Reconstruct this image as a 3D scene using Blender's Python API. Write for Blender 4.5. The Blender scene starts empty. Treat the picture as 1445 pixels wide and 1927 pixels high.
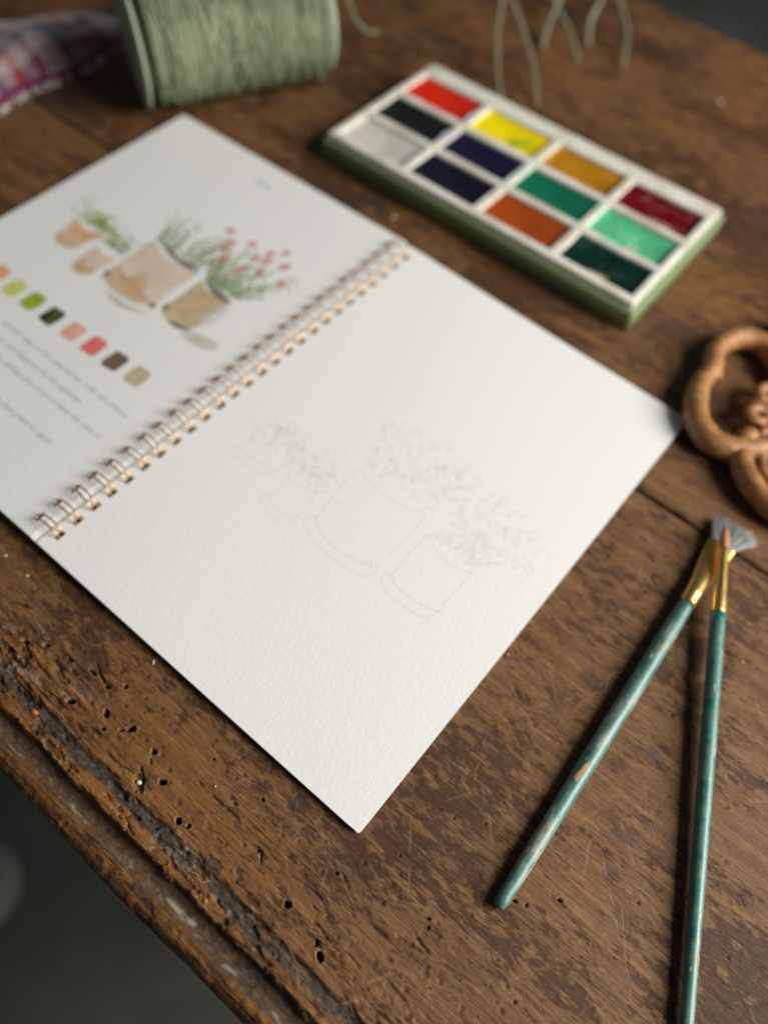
import bpy, math, random
import numpy as np
from mathutils import Vector, Matrix

MM = 0.001
sc = bpy.context.scene
col = sc.collection
rnd = random.Random(7)
rng = np.random.default_rng(11)

# ------------------------------------------------------------------ camera
# world frame: millimetres in the code, metres in the scene; x runs across the open pages,
# y runs up the pages, the table top is z = 0
cam_d = bpy.data.cameras.new('camera')
cam = bpy.data.objects.new('camera', cam_d)
col.objects.link(cam)
right = Vector((0.77071398, 0.63435034, 0.05999678))
down = Vector((0.56696166, -0.63976128, -0.51890267))
fwd = Vector((-0.29078247, 0.43394141, -0.85272528))
M = Matrix.Identity(4)
for i in range(3):
    M[i][0] = right[i]; M[i][1] = -down[i]; M[i][2] = -fwd[i]
M.translation = Vector((168.01, -36.13, 253.60)) * MM
cam.matrix_world = M
cam_d.sensor_fit = 'VERTICAL'
cam_d.sensor_height = 34.6
cam_d.lens = 34.6 * 1488.2 / 1927.0
cam_d.clip_start = 0.01
cam_d.clip_end = 50.0
cam_d.dof.use_dof = True
cam_d.dof.focus_distance = 0.234
cam_d.dof.aperture_fstop = cam_d.lens / 6.8
sc.camera = cam

# ------------------------------------------------------------------ light
world = bpy.data.worlds.new('World')
sc.world = world
world.use_nodes = True
bg = world.node_tree.nodes['Background']
bg.inputs['Color'].default_value = (0.80, 0.90, 1.0, 1)
bg.inputs['Strength'].default_value = 0.066
win_d = bpy.data.lights.new('window_light', 'AREA')
win_d.shape = 'RECTANGLE'
win_d.size = 0.56
win_d.size_y = 0.66
win_d.energy = 25.0
win_d.color = (1.0, 0.972, 0.925)
win = bpy.data.objects.new('window_light', win_d)
col.objects.link(win)
tgt = Vector((0.10, 0.04, 0.0))
wdir = Vector((0.77, 0.36, 0.56)).normalized()
win.location = tgt + wdir * 1.18
win.rotation_euler = (-wdir).to_track_quat('-Z', 'Y').to_euler()

sc.view_settings.view_transform = 'Standard'
sc.view_settings.look = 'None'
sc.view_settings.exposure = 0.0
sc.view_settings.gamma = 1.0
sc.render.engine = 'CYCLES'
sc.cycles.use_denoising = True
sc.cycles.max_bounces = 8
sc.cycles.transparent_max_bounces = 24


# ------------------------------------------------------------------ helpers
def tag(o, label=None, cat=None, group=None, kind=None):
    if label: o['label'] = label
    if cat: o['category'] = cat
    if group: o['group'] = group
    if kind: o['kind'] = kind
    return o


def empty(name, loc=(0, 0, 0), rz=0.0):
    o = bpy.data.objects.new(name, None)
    o.empty_display_size = 0.01
    col.objects.link(o)
    o.location = Vector(loc) * MM
    o.rotation_euler = (0, 0, rz)
    return o


def link(name, me, mat=None, parent=None):
    o = bpy.data.objects.new(name, me)
    col.objects.link(o)
    if mat is not None and len(me.materials) == 0:
        me.materials.append(mat)
    if parent is not None:
        o.parent = parent
    return o


def mesh(name, verts, faces, smooth=True, attrs=None):
    """verts in mm"""
    me = bpy.data.meshes.new(name)
    v = np.asarray(verts, dtype=np.float64) * MM
    if isinstance(faces, np.ndarray):
        nf, k = faces.shape
        me.vertices.add(len(v))
        me.vertices.foreach_set('co', v.astype(np.float32).ravel())
        me.loops.add(nf * k)
        me.loops.foreach_set('vertex_index', faces.astype(np.int32).ravel())
        me.polygons.add(nf)
        me.polygons.foreach_set('loop_start', np.arange(0, nf * k, k, dtype=np.int32))
        me.polygons.foreach_set('loop_total', np.full(nf, k, dtype=np.int32))
        me.update(calc_edges=True)
        me.validate()
    else:
        me.from_pydata([tuple(a) for a in v], [], faces)
    if smooth:
        me.polygons.foreach_set('use_smooth', np.ones(len(me.polygons), dtype=bool))
    for n, a in (attrs or {}).items():
        at = me.attributes.new(n, 'FLOAT', 'POINT')
        at.data.foreach_set('value', np.asarray(a, dtype=np.float32).ravel())
    me.update()
    return me


class MB:
    """collects pieces (mm) into one mesh"""
    def __init__(self):
        self.v = []; self.f = []

    def add(self, v, f):
        b = len(self.v)
        self.v += [tuple(p) for p in v]
        self.f += [tuple(i + b for i in q) for q in f]

    def build(self, name, mat, parent=None, smooth=True):
        return link(name, mesh(name, self.v, self.f, smooth), mat, parent)


def catmull(pts, n=6, closed=False):
    P = [Vector(p) for p in pts]
    m = len(P); out = []
    rngi = range(m) if closed else range(m - 1)
    for i in rngi:
        if closed:
            a, b, c, d = P[i - 1], P[i], P[(i + 1) % m], P[(i + 2) % m]
        else:
            a = P[i - 1] if i else P[0] * 2 - P[1]
            b, c = P[i], P[i + 1]
            d = P[i + 2] if i + 2 < m else P[-1] * 2 - P[-2]
        for k in range(n):
            t = k / n
            out.append(0.5 * ((2 * b) + (c - a) * t + (2 * a - 5 * b + 4 * c - d) * t * t + (3 * b - a - 3 * c + d) * t ** 3))
    if not closed:
        out.append(P[-1])
    return out


def tube(pts, rad, sides=8, cap=True, flat=1.0, closed=False, up=Vector((0, 0, 1))):
    """sweep a round section along pts (Vectors, mm); rad number or list; flat squashes along up"""
    pts = [Vector(p) for p in pts]
    n = len(pts)
    if not hasattr(rad, '__len__'): rad = [rad] * n
    v = []; f = []
    for i, p in enumerate(pts):
        if closed: t = pts[(i + 1) % n] - pts[i - 1]
        else: t = pts[min(i + 1, n - 1)] - pts[max(i - 1, 0)]
        t.normalize()
        u = up - t * up.dot(t)
        if u.length < 1e-4: u = Vector((1, 0, 0)) - t * t.x
        u.normalize()
        w = t.cross(u)
        for k in range(sides):
            a = 2 * math.pi * k / sides
            v.append(p + w * (math.cos(a) * rad[i]) + u * (math.sin(a) * rad[i] * flat))
    m = n if closed else n - 1
    for i in range(m):
        for k in range(sides):
            a = i * sides + k; b = i * sides + (k + 1) % sides
            c = ((i + 1) % n) * sides + (k + 1) % sides; d = ((i + 1) % n) * sides + k
            f.append((a, b, c, d))
    if cap and not closed:
        f.append(tuple(range(sides - 1, -1, -1)))
        f.append(tuple((n - 1) * sides + k for k in range(sides)))
    return v, f


def lathe(prof, sides=32, axis_o=Vector((0, 0, 0)), ax=Vector((0, 0, 1)), close=False):
    """prof: list of (radius, along)"""
    ax = Vector(ax).normalized()
    e = ax.orthogonal().normalized(); g = ax.cross(e)
    v = []; f = []
    for r, h in prof:
        for k in range(sides):
            a = 2 * math.pi * k / sides
            v.append(Vector(axis_o) + ax * h + e * (r * math.cos(a)) + g * (r * math.sin(a)))
    n = len(prof)
    for i in range(n if close else n - 1):
        for k in range(sides):
            j = (i + 1) % n
            f.append((i * sides + k, i * sides + (k + 1) % sides, j * sides + (k + 1) % sides, j * sides + k))
    return v, f


def rbox(x0, x1, y0, y1, z0, z1, r=0.5, seg=3):
    """box with rounded vertical edges and a chamfered top rim"""
    def ring(inset, z):
        rr = max(r - inset, 0.05); out = []
        for cx, cy, a0 in ((x1 - r, y1 - r, 0), (x0 + r, y1 - r, 90), (x0 + r, y0 + r, 180), (x1 - r, y0 + r, 270)):
            for k in range(seg + 1):
                a = math.radians(a0 + 90 * k / seg)
                out.append((cx + rr * math.cos(a), cy + rr * math.sin(a), z))
        return out
    c = min(r * 0.6, (z1 - z0) * 0.3)
    rings = [ring(0, z0), ring(0, z1 - c), ring(c * 0.3, z1 - c * 0.3), ring(c, z1)]
    n = len(rings[0]); v = [p for q in rings for p in q]; f = []
    for i in range(len(rings) - 1):
        for k in range(n):
            f.append((i * n + k, i * n + (k + 1) % n, (i + 1) * n + (k + 1) % n, (i + 1) * n + k))
    f.append(tuple(range(n - 1, -1, -1)))
    f.append(tuple((len(rings) - 1) * n + k for k in range(n)))
    return v, f


# numpy value noise
_T = np.random.default_rng(3).random((256, 256))


def vn(x, y, seed=0):
    x = np.asarray(x, float) + 37.3 * seed; y = np.asarray(y, float) + 91.7 * seed
    xi = np.floor(x).astype(int); yi = np.floor(y).astype(int)
    fx = x - xi; fy = y - yi
    fx = fx * fx * fx * (fx * (fx * 6 - 15) + 10); fy = fy * fy * fy * (fy * (fy * 6 - 15) + 10)
    a = _T[xi & 255, yi & 255]; b = _T[(xi + 1) & 255, yi & 255]
    c = _T[xi & 255, (yi + 1) & 255]; d = _T[(xi + 1) & 255, (yi + 1) & 255]
    return (a * (1 - fx) + b * fx) * (1 - fy) + (c * (1 - fx) + d * fx) * fy


def fbm(x, y, seed=0, oct=4, gain=0.5):
    s = 0; a = 1; t = 0
    for o in range(oct):
        s = s + a * vn(x * 2 ** o, y * 2 ** o, seed + o * 3.1); t += a; a *= gain
    return s / t


def sstep(a, b, x):
    t = np.clip((x - a) / (b - a), 0, 1)
    return t * t * (3 - 2 * t)


# ------------------------------------------------------------------ materials
class NT:
    def __init__(self, name):
        self.m = bpy.data.materials.new(name)
        self.m.use_nodes = True
        self.t = self.m.node_tree
        self.b = self.t.nodes['Principled BSDF']
        self.out = self.t.nodes['Material Output']

    def n(self, typ, **kw):
        nd = self.t.nodes.new(typ)
        for k, v in kw.items(): setattr(nd, k, v)
        return nd

    def l(self, a, b): self.t.links.new(a, b)

    def coord(self, scale=(1, 1, 1), rot=(0, 0, 0)):
        c = self.n('ShaderNodeTexCoord'); mp = self.n('ShaderNodeMapping')
        mp.inputs['Scale'].default_value = scale; mp.inputs['Rotation'].default_value = rot
        self.l(c.outputs['Object'], mp.inputs['Vector'])
        return mp.outputs['Vector']

    def noise(self, vec, scale=1.0, detail=4, rough=0.55, dist=0.0):
        nz = self.n('ShaderNodeTexNoise')
        nz.inputs['Scale'].default_value = scale; nz.inputs['Detail'].default_value = detail
        nz.inputs['Roughness'].default_value = rough; nz.inputs['Distortion'].default_value = dist
        self.l(vec, nz.inputs['Vector'])
        return nz.outputs['Fac']

    def ramp(self, fac, stops):
        r = self.n('ShaderNodeValToRGB')
        el = r.color_ramp.elements
        while len(el) < len(stops): el.new(0.5)
        for e, (p, c) in zip(el, stops):
            e.position = p
            e.color = c if len(c) == 4 else (*c, 1)
        self.l(fac, r.inputs['Fac'])
        return r.outputs['Color']

    def attr(self, name):
        a = self.n('ShaderNodeAttribute'); a.attribute_name = name
        return a.outputs['Fac']

    def mix(self, fac, a, b, mode='MIX'):
        mx = self.n('ShaderNodeMix'); mx.data_type = 'RGBA'; mx.blend_type = mode
        for sock, val in ((mx.inputs[0], fac), (mx.inputs[6], a), (mx.inputs[7], b)):
            if isinstance(val, (int, float)): sock.default_value = val
            elif isinstance(val, tuple): sock.default_value = val if len(val) == 4 else (*val, 1)
            else: self.l(val, sock)
        return mx.outputs[2]

    def math(self, op, a, b=0.0, clamp=False):
        m = self.n('ShaderNodeMath'); m.operation = op; m.use_clamp = clamp
        for s, v in ((m.inputs[0], a), (m.inputs[1], b)):
            if isinstance(v, (int, float)): s.default_value = v
            else: self.l(v, s)
        return m.outputs[0]

    def bump(self, h, strength=0.5, dist=0.0002):
        b = self.n('ShaderNodeBump'); b.inputs['Strength'].default_value = strength
        b.inputs['Distance'].default_value = dist
        self.l(h, b.inputs['Height'])
        self.l(b.outputs['Normal'], self.b.inputs['Normal'])
        return b

    def set(self, **kw):
        names = dict(color='Base Color', rough='Roughness', metal='Metallic', spec='Specular IOR Level', coat='Coat Weight', sheen='Sheen Weight', coat_rough='Coat Roughness')
        for k, v in kw.items():
            s = self.b.inputs[names[k]]
            if isinstance(v, (int, float)): s.default_value = v
            elif isinstance(v, tuple): s.default_value = (*v, 1) if len(v) == 3 else v
            else: self.l(v, s)
        return self


def srgb(r, g, b):
    f = lambda c: ((c / 255 + 0.055) / 1.055) ** 2.4 if c > 10 else c / 255 / 12.92
    return (f(r), f(g), f(b))


def mat_wood_table(name, fine=True):
    k = NT(name)
    grain = k.noise(k.coord((55, 1300, 300)), 1.0, 7, 0.72, 0.5)
    fibre = k.noise(k.coord((130, 3800, 700)), 1.0, 3, 0.6, 0.2)
    mott = k.noise(k.coord((210, 820, 400)), 1.0, 7, 0.74, 0.8)
    broad = k.noise(k.coord((9, 22, 10)), 1.0, 3, 0.5)
    speck = k.noise(k.coord((500, 1100, 500)), 1.0, 4, 0.65)
    gf = k.math('ADD', k.math('MULTIPLY', grain, 0.72), k.math('MULTIPLY', fibre, 0.28))
    base = k.ramp(gf, [(0.34, (0.058, 0.023, 0.007)), (0.45, (0.160, 0.073, 0.024)), (0.56, (0.255, 0.126, 0.045)), (0.70, (0.42, 0.228, 0.092))])
    warm = k.ramp(gf, [(0.34, (0.075, 0.027, 0.006)), (0.45, (0.195, 0.080, 0.018)), (0.56, (0.285, 0.125, 0.031)), (0.70, (0.44, 0.215, 0.065))])
    c = k.mix(k.attr('warm'), base, warm)
    c = k.mix(k.math('MULTIPLY', k.ramp(broad, [(0.35, (0, 0, 0)), (0.65, (1, 1, 1))]), 0.22), c, (0.105, 0.058, 0.028))
    wv = k.n('ShaderNodeTexWave'); wv.wave_type = 'BANDS'; wv.bands_direction = 'Y'
    for nm_, v_ in (('Scale', 1.0), ('Distortion', 9.0), ('Detail', 4.0), ('Detail Scale', 1.3), ('Detail Roughness', 0.6)): wv.inputs[nm_].default_value = v_
    k.l(k.coord((6, 38, 10)), wv.inputs['Vector'])
    c = k.mix(k.math('MULTIPLY', wv.outputs['Fac'], 0.38), c, (0.085, 0.036, 0.013))
    # darker old varnish islands
    dk = k.math('ADD', k.attr('dark'), k.math('MULTIPLY', k.math('SUBTRACT', mott, 0.5), 2.7))
    dk = k.ramp(dk, [(0.50, (0, 0, 0)), (0.72, (1, 1, 1))])
    c = k.mix(k.math('MULTIPLY', dk, 0.80), c, (0.046, 0.0170, 0.0070))
    zone = k.ramp(k.noise(k.coord((22, 48, 20)), 1.0, 4, 0.6), [(0.40, (0.15,) * 3), (0.60, (1, 1, 1))])
    dash = k.noise(k.coord((330, 2300, 700)), 1.0, 3, 0.6, 0.3)
    dash2 = k.noise(k.coord((120, 900, 400)), 1.0, 4, 0.65, 0.4)
    c = k.mix(k.math('MULTIPLY', k.math('MULTIPLY', zone, k.ramp(dash, [(0.55, (0, 0, 0)), (0.61, (1, 1, 1))])), 0.62), c, (0.034, 0.0145, 0.008))
    c = k.mix(k.math('MULTIPLY', k.math('MULTIPLY', zone, k.ramp(dash2, [(0.57, (0, 0, 0)), (0.62, (1, 1, 1))])), 0.62), c, (0.048, 0.017, 0.010))
    c = k.mix(k.math('MULTIPLY', k.ramp(dash, [(0.36, (1, 1, 1)), (0.42, (0, 0, 0))]), 0.25), c, (0.33, 0.195, 0.098))
    c = k.mix(k.math('MULTIPLY', k.ramp(speck, [(0.60, (0, 0, 0)), (0.70, (1, 1, 1))]), 0.5), c, (0.05, 0.028, 0.016))
    c = k.mix(k.math('MULTIPLY', k.attr('stain'), 0.75), c, (0.032, 0.026, 0.025))
    c = k.mix(k.attr('red'), c, (0.080, 0.026, 0.016))
    gr = k.ramp(speck, [(0.3, (0.028, 0.019, 0.012)), (0.55, (0.066, 0.047, 0.032)), (0.75, (0.15, 0.112, 0.076))])
    c = k.mix(k.attr('grime'), c, gr)
    c = k.mix(k.math('MULTIPLY', k.attr('dust'), 0.8), c, (0.30, 0.26, 0.20))
    c = k.mix(k.math('MULTIPLY', k.attr('scratch_lit_rim'), 0.55), c, (0.34, 0.205, 0.10))
    c = k.mix(k.attr('pit'), c, (0.012, 0.008, 0.006))
    ro = k.ramp(mott, [(0.3, (0.42,) * 3), (0.7, (0.66,) * 3)])
    k.set(color=c, rough=ro, spec=0.30)
    hh = k.math('ADD', k.math('MULTIPLY', gf, 1.0), k.math('MULTIPLY', speck, 0.5))
    hh = k.math('SUBTRACT', hh, k.math('MULTIPLY', dk, 0.25))
    k.bump(hh, 0.7, 0.00045)
    return k.m


def paper_bump(k):
    a = k.noise(k.coord((760, 480, 600), (0, 0, 0.35)), 1.0, 3, 0.5, 0.3)
    b = k.noise(k.coord((1500, 1300, 1400)), 1.0, 2, 0.5)
    h = k.math('ADD', a, k.math('MULTIPLY', b, 0.25))
    k.bump(h, 0.30, 0.00034)


def mat_paper(name='watercolour_paper', c=(0.79, 0.785, 0.765)):
    k = NT(name)
    n = k.noise(k.coord((30, 30, 30)), 1.0, 3)
    k.set(color=k.mix(k.math('MULTIPLY', n, 0.4), c, (c[0] * 0.97, c[1] * 0.97, c[2] * 0.95)), rough=0.85, spec=0.15)
    paper_bump(k)
    return k.m


def mat_paint(name, c, c2=None, opacity=0.85, scale=120, lo=0.35, hi=0.65):
    """watercolour lying in the paper: pigment over transparent paper, attribute d fades the edge"""
    k = NT(name)
    n = k.noise(k.coord((scale, scale, scale)), 1.0, 4, 0.6, 0.8)
    k.set(color=k.mix(k.ramp(n, [(lo, (0, 0, 0)), (hi, (1, 1, 1))]), c, c2 or c), rough=0.85, spec=0.1)
    paper_bump(k)
    tr = k.n('ShaderNodeBsdfTransparent'); mx = k.n('ShaderNodeMixShader')
    n2 = k.noise(k.coord((scale * 2.2,) * 3), 1.0, 4, 0.65)
    f = k.math('MULTIPLY', k.attr('d'), k.math('ADD', k.math('MULTIPLY', n2, 0.9), 0.45), True)
    k.l(k.math('MULTIPLY', f, opacity, True), mx.inputs['Fac'])
    k.l(tr.outputs[0], mx.inputs[1]); k.l(k.b.outputs[0], mx.inputs[2])
    k.l(mx.outputs[0], k.out.inputs['Surface'])
    return k.m


def mat_simple(name, c, rough=0.5, metal=0.0, var=0.12, scale=300, spec=0.5, bump=0.0, bdist=0.0001, coat=0.0):
    k = NT(name)
    n = k.noise(k.coord((scale,) * 3), 1.0, 4)
    k.set(color=k.mix(n, tuple(x * (1 - var) for x in c), tuple(min(1, x * (1 + var)) for x in c)), rough=rough, metal=metal, spec=spec, coat=coat)
    if bump: k.bump(n, bump, bdist)
    return k.m


M_table = mat_wood_table('worn_table_wood')
M_paper = mat_paper()
M_board = mat_simple('grey_cover_board', (0.42, 0.40, 0.37), 0.9, 0, 0.08, 400, 0.2)
M_copper = mat_simple('rose_gold_wire', (0.80, 0.46, 0.19), 0.33, 1.0, 0.06, 200)

# ------------------------------------------------------------------ floor (far below the table, out of focus)
k = NT('dark_floor')
n1 = k.noise(k.coord((3, 3, 3)), 1.0, 4, 0.6, 0.5)
k.set(color=k.ramp(n1, [(0.3, (0.14, 0.14, 0.105)), (0.55, (0.215, 0.22, 0.19)), (0.8, (0.27, 0.285, 0.275))]), rough=0.75, spec=0.2)
k.bump(n1, 0.3, 0.003)
fl = link('floor', mesh('floor', [(-4000, -4000, -750), (4000, -4000, -750), (4000, 4000, -750), (-4000, 4000, -750)], [(0, 1, 2, 3)]), k.m)
tag(fl, 'dark grey floor far below the table', kind='structure')

# ------------------------------------------------------------------ table
table = empty('wooden_table', (0, 0, 0))
tag(table, 'old dark brown wooden table with worm holes and a grooved front edge', 'table')


def xs_lin(a, b, s): return np.arange(a, b, s)


# front plank: a dense relief
X = np.concatenate([np.arange(-520, -90, 6.0), np.arange(-90, 290, 0.42), np.arange(290, 621, 6.0)])
Yt = np.concatenate([np.arange(165.6, 12, -0.5), np.arange(12, -50.4, -0.36)])
py = list(Yt); pz = [0.0] * len(Yt)
py = [166.0, 166.0, 165.9] + py; pz = [-24.0, -1.2, -0.4] + pz
for a in np.linspace(0, 100, 26):
    ar = math.radians(a)
    py.append(-50.4 - 6.3 * math.sin(ar)); pz.append(-8.0 + 5.6 * math.cos(ar))
for z in (-10.5, -12.5, -15, -18, -24):
    py.append(-56.4 + (0.4 if z > -13 else 0.9)); pz.append(z)
py = np.array(py); pz = np.array(pz)
nr, nc = len(py), len(X)
XX, YY = np.meshgrid(X, py)
ZZ = np.repeat(pz[:, None], nc, 1)
flat = (YY > -50.45) & (ZZ > -0.3)
Yj = YY + (fbm(XX / 9, YY / 9, 5, 4) - 0.5) * 2.4 + (fbm(XX / 2.2, YY / 2.2, 8, 3) - 0.5) * 0.9            # ragged groove lines
prof = np.zeros_like(XX)
wear = fbm(XX / 26, YY / 60, 9, 4)
g2 = np.exp(-((Yj + 37.4) / (1.7 + 0.9 * wear)) ** 6)
prof -= 1.0 * g2
step = sstep(-43.2, -45.0, Yj)
prof -= 4.6 * step
prof += 2.15 * sstep(-47.6, -50.3, YY)
rough_zone = np.exp(-((XX - 28) / 30) ** 2 - ((YY + 29) / 9) ** 2)
edge_zone = sstep(-18, -40, YY)
h = prof.copy()
h += (fbm(XX / 70, YY / 45, 1, 3) - 0.5) * 0.9
h += (fbm(XX / 9, YY / 1.1, 2, 4) - 0.5) * (0.16 + 0.45 * edge_zone) + (fbm(XX / 2.4, YY / 1.1, 3, 3) - 0.5) * (0.10 + 0.30 * edge_zone)
darkn = fbm(XX / 6.5, YY / 2.6, 4, 4, 0.6)
darkb = fbm(XX / 55, YY / 30, 14, 3)
dark = np.clip(0.50 + (darkn - 0.53) * 1.8 + (darkb - 0.5) * 1.35, 0, 1)
warm = sstep(6, -30, YY + (fbm(XX / 40, YY / 20, 6) - 0.5) * 30) * sstep(215, 120, XX)
dark = np.clip(dark - 0.22 * warm, 0, 1)
h -= 0.10 * sstep(0.5, 0.7, dark)
# splintered, eroded wood along the edge
spl = fbm(XX / 14, YY / 1.5, 21, 4)
chip = sstep(0.53, 0.61, fbm(XX / 8, YY / 2.4, 22, 5, 0.6)) * (0.9 * sstep(-29, -40, YY) + 1.1 * rough_zone) * (YY > -44.5)
h -= 1.05 * np.clip(chip, 0, 1)
h -= rough_zone * np.abs(spl - 0.5) * 5.0
h += (fbm(XX / 3, YY / 2, 31, 3) - 0.5) * 0.45 * np.clip(g2 + step, 0, 1)
grime = np.clip(1.25 * g2 * sstep(0.16, 0.40, fbm(XX / 13, YY / 5, 33)) + 0.75 * step + 0.7 * np.clip(chip, 0, 1) * sstep(0.4, 0.6, fbm(XX / 12, YY / 8, 35)), 0, 1)
strip = np.exp(-((Yj + 48.8) / 1.0) ** 4)
dust = strip * sstep(0.50, 0.72, fbm(XX / 6, YY / 2, 37, 4)) + 0.7 * rough_zone * sstep(0.55, 0.7, fbm(XX / 5, YY / 3, 38))
dust += 0.8 * np.exp(-((XX - 112) / 7) ** 2 - ((YY + 36) / 3) ** 2) * sstep(0.5, 0.65, fbm(XX / 1.5, YY / 1.2, 39))
pit = np.zeros_like(XX); stain = np.zeros_like(XX); red = np.zeros_like(XX); scratch_lit_rim = np.zeros_like(XX)


def window(x0, x1, y0, y1):
    c = np.searchsorted(X, [x0, x1])
    r = np.where((py >= y0) & (py <= y1) & (pz > -7))[0]
    if len(r) == 0 or c[0] == c[1]: return None
    return slice(r[0], r[-1] + 1), slice(c[0], c[1])


def hole(x, y, rx, ry=None, ang=0.0, depth=4.0, dk=1.0):
    ry = ry or rx; R = max(rx, ry) * 2.2
    w = window(x - R, x + R, y - R, y + R)
    if w is None: return
    dx = XX[w] - x; dy = YY[w] - y
    ca, sa = math.cos(ang), math.sin(ang)
    q = np.sqrt(((dx * ca + dy * sa) / rx) ** 2 + ((-dx * sa + dy * ca) / ry) ** 2)
    q = q + (fbm(XX[w] / 1.6, YY[w] / 1.1, 41, 3) - 0.5) * 1.25
    m = sstep(1.05, 0.72, q)
    h[w] -= depth * m
    h[w] += 0.22 * np.exp(-((q - 1.25) / 0.22) ** 2) * min(1, depth / 3)
    scratch_lit_rim[w] = np.maximum(scratch_lit_rim[w], 0.7 * np.exp(-((q - 1.2) / 0.16) ** 2) * min(1, depth / 4))  # pale ring paints a lit rim into the colour round each hole
    if dk: pit[w] = np.maximum(pit[w], dk * sstep(0.98, 0.7, q))


for a in [(51.3, -28.6, 1.5, 0.9, 0.3), (62.7, -24.0, 1.2, 0.8, -0.5), (70.6, -24.4, 1.1, .6, .6), (72.6, -22.4, 1.5, 1.0, 0.8), (83.4, -22.5, 1.2, 0.8, 0.2),
          (30.6, -21.6, 1.2, .7, 0.3), (49.0, -17.7, 1.5, .45, 0), (56.5, -18.0, 1.0, .6, 0), (61, -14.2, .8, .6, 0), (92.3, -26.9, 1.2, .8, 0.5), (104.3, -31.6, 1.0, .7, 0),
          (107.6, -30.5, .8, .6, 0), (144.7, -27.0, 1.1, 1.0, 0), (160.2, -31.0, 1.6, .9, -.5), (157.6, -29.3, .9, .4, -.9), (204.8, 24.3, .75, .6, 0), (194.8, 15.6, .6, .5, 0),
          (45, -21.5, 1.6, .35, 0.05), (40, -19.5, 1.3, .3, 0.05), (24, -25, 1.2, .7, .2), (22.5, -30, 1.4, .8, .2), (66, -27.5, .8, .6, 0), (128, -22, 1.0, .35, -.9),
          (191, 42, .45, .4, 0), (119, -11, .5, .4, 0), (99, -12, .6, .4, 0), (178, -4, .5, .4, 0), (150, -12, .5, .35, 0)]:
    hole(a[0], a[1], a[2] * 1.0, a[3] * 1.0, a[4])
hole(86.9, -32.0, 3.4, 1.7, -0.5, 1.3, 0.0)
for i in range(380):      # small filled pits, mostly near the front edge
    x = rnd.uniform(-60, 215); y = -34 * rnd.random() ** 1.2 + rnd.uniform(-2, 8)
    r = 0.22 + 0.6 * rnd.random() ** 1.8
    w = window(x - 3, x + 3, y - 3, y + 3)
    if w is None: continue
    q = np.hypot((XX[w] - x) / (r * rnd.uniform(1, 1.6)), (YY[w] - y) / r) + (fbm(XX[w] / 1.1, YY[w] / 1.1, 43, 2) - 0.5) * 0.6
    m = sstep(1.1, 0.6, q)
    h[w] -= 0.3 * m
    grime[w] = np.maximum(grime[w], 0.55 * m); pit[w] = np.maximum(pit[w], 0.55 * m * rnd.random())
for i in range(30):      # tiny pits on the rest of the top
    hole(rnd.uniform(150, 280), rnd.uniform(-30, 160), rnd.uniform(.3, .55), None, 0, 0.8, 0.8)


def line_mark(x0, y0, x1, y1, wd, arr, amt=1.0, depth=0.0, wob=0.6, seed=0):
    pad = 3
    w = window(min(x0, x1) - pad, max(x0, x1) + pad, min(y0, y1) - pad, max(y0, y1) + pad)
    if w is None: return
    L = math.hypot(x1 - x0, y1 - y0); ux, uy = (x1 - x0) / L, (y1 - y0) / L
    dx = XX[w] - x0; dy = YY[w] - y0
    s = dx * ux + dy * uy; d = -dx * uy + dy * ux
    d = d + (vn(s / 6 + seed, np.zeros_like(s), 51) - 0.5) * 2 * wob + (vn(s / 1.5 + seed, np.zeros_like(s), 52) - 0.5) * 0.3
    m = sstep(wd, wd * 0.25, np.abs(d)) * sstep(-0.5, 2, s) * sstep(L + 0.5, L - 2, s)
    m = m * sstep(0.25, 0.6, vn(s / 4 + seed * 7, np.zeros_like(s), 53))
    arr[w] = np.maximum(arr[w], amt * m)
    if depth: h[w] -= depth * m


for i in range(240):
    x = rnd.uniform(100, 275); y = rnd.uniform(-40, 160)
    a = rnd.choice([rnd.gauss(0.0, 0.25), rnd.gauss(0.9, 0.35), rnd.gauss(-0.8, 0.3)]); L = rnd.uniform(6, 36)
    line_mark(x, y, x + L * math.cos(a), y + L * math.sin(a), rnd.uniform(0.26, 0.42), scratch_lit_rim, rnd.uniform(0.35, 1.0), 0.05, 1.2 * rnd.random(), i)
for i in range(36):
    x = rnd.uniform(-30, 160); y = rnd.uniform(-34, -2)
    a = rnd.gauss(0.2, 0.8); L = rnd.uniform(5, 22)
    line_mark(x, y, x + L * math.cos(a), y + L * math.sin(a), 0.4, scratch_lit_rim, rnd.uniform(0.3, 0.75), 0.05, 0.9, i + 300)
for a in [(238, 26, 244, 21.5), (82, -27, 92, -33), (84, -24, 88, -30), (60, -20, 46, -14), (100, -20, 118, -19.5), (128, -21, 131, -25)]:
    line_mark(*a, 0.5, pit, 0.9, 0.8, 0.5, a[0])


for i in range(90):       # splits and cracks along the grain near the edge
    x = rnd.uniform(-40, 190); y = -36 + 26 * rnd.random() ** 1.6
    if x < 60 and rnd.random() < .5: y = rnd.uniform(-36, -16)
    L = rnd.uniform(3, 13); a = rnd.gauss(0.03, .10)
    line_mark(x, y, x + L * math.cos(a), y + L * math.sin(a), rnd.uniform(.3, .55), pit, rnd.uniform(.4, .9), rnd.uniform(.3, .8), 0.5, i + 900)
for i in range(60):
    x = rnd.uniform(140, 270); y = rnd.uniform(-30, 160)
    L = rnd.uniform(3, 16); a = rnd.gauss(0.0, .06)
    line_mark(x, y, x + L * math.cos(a), y + L * math.sin(a), rnd.uniform(.28, .42), pit, rnd.uniform(.3, .7), rnd.uniform(.1, .3), 0.4, i + 1900)


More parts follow.
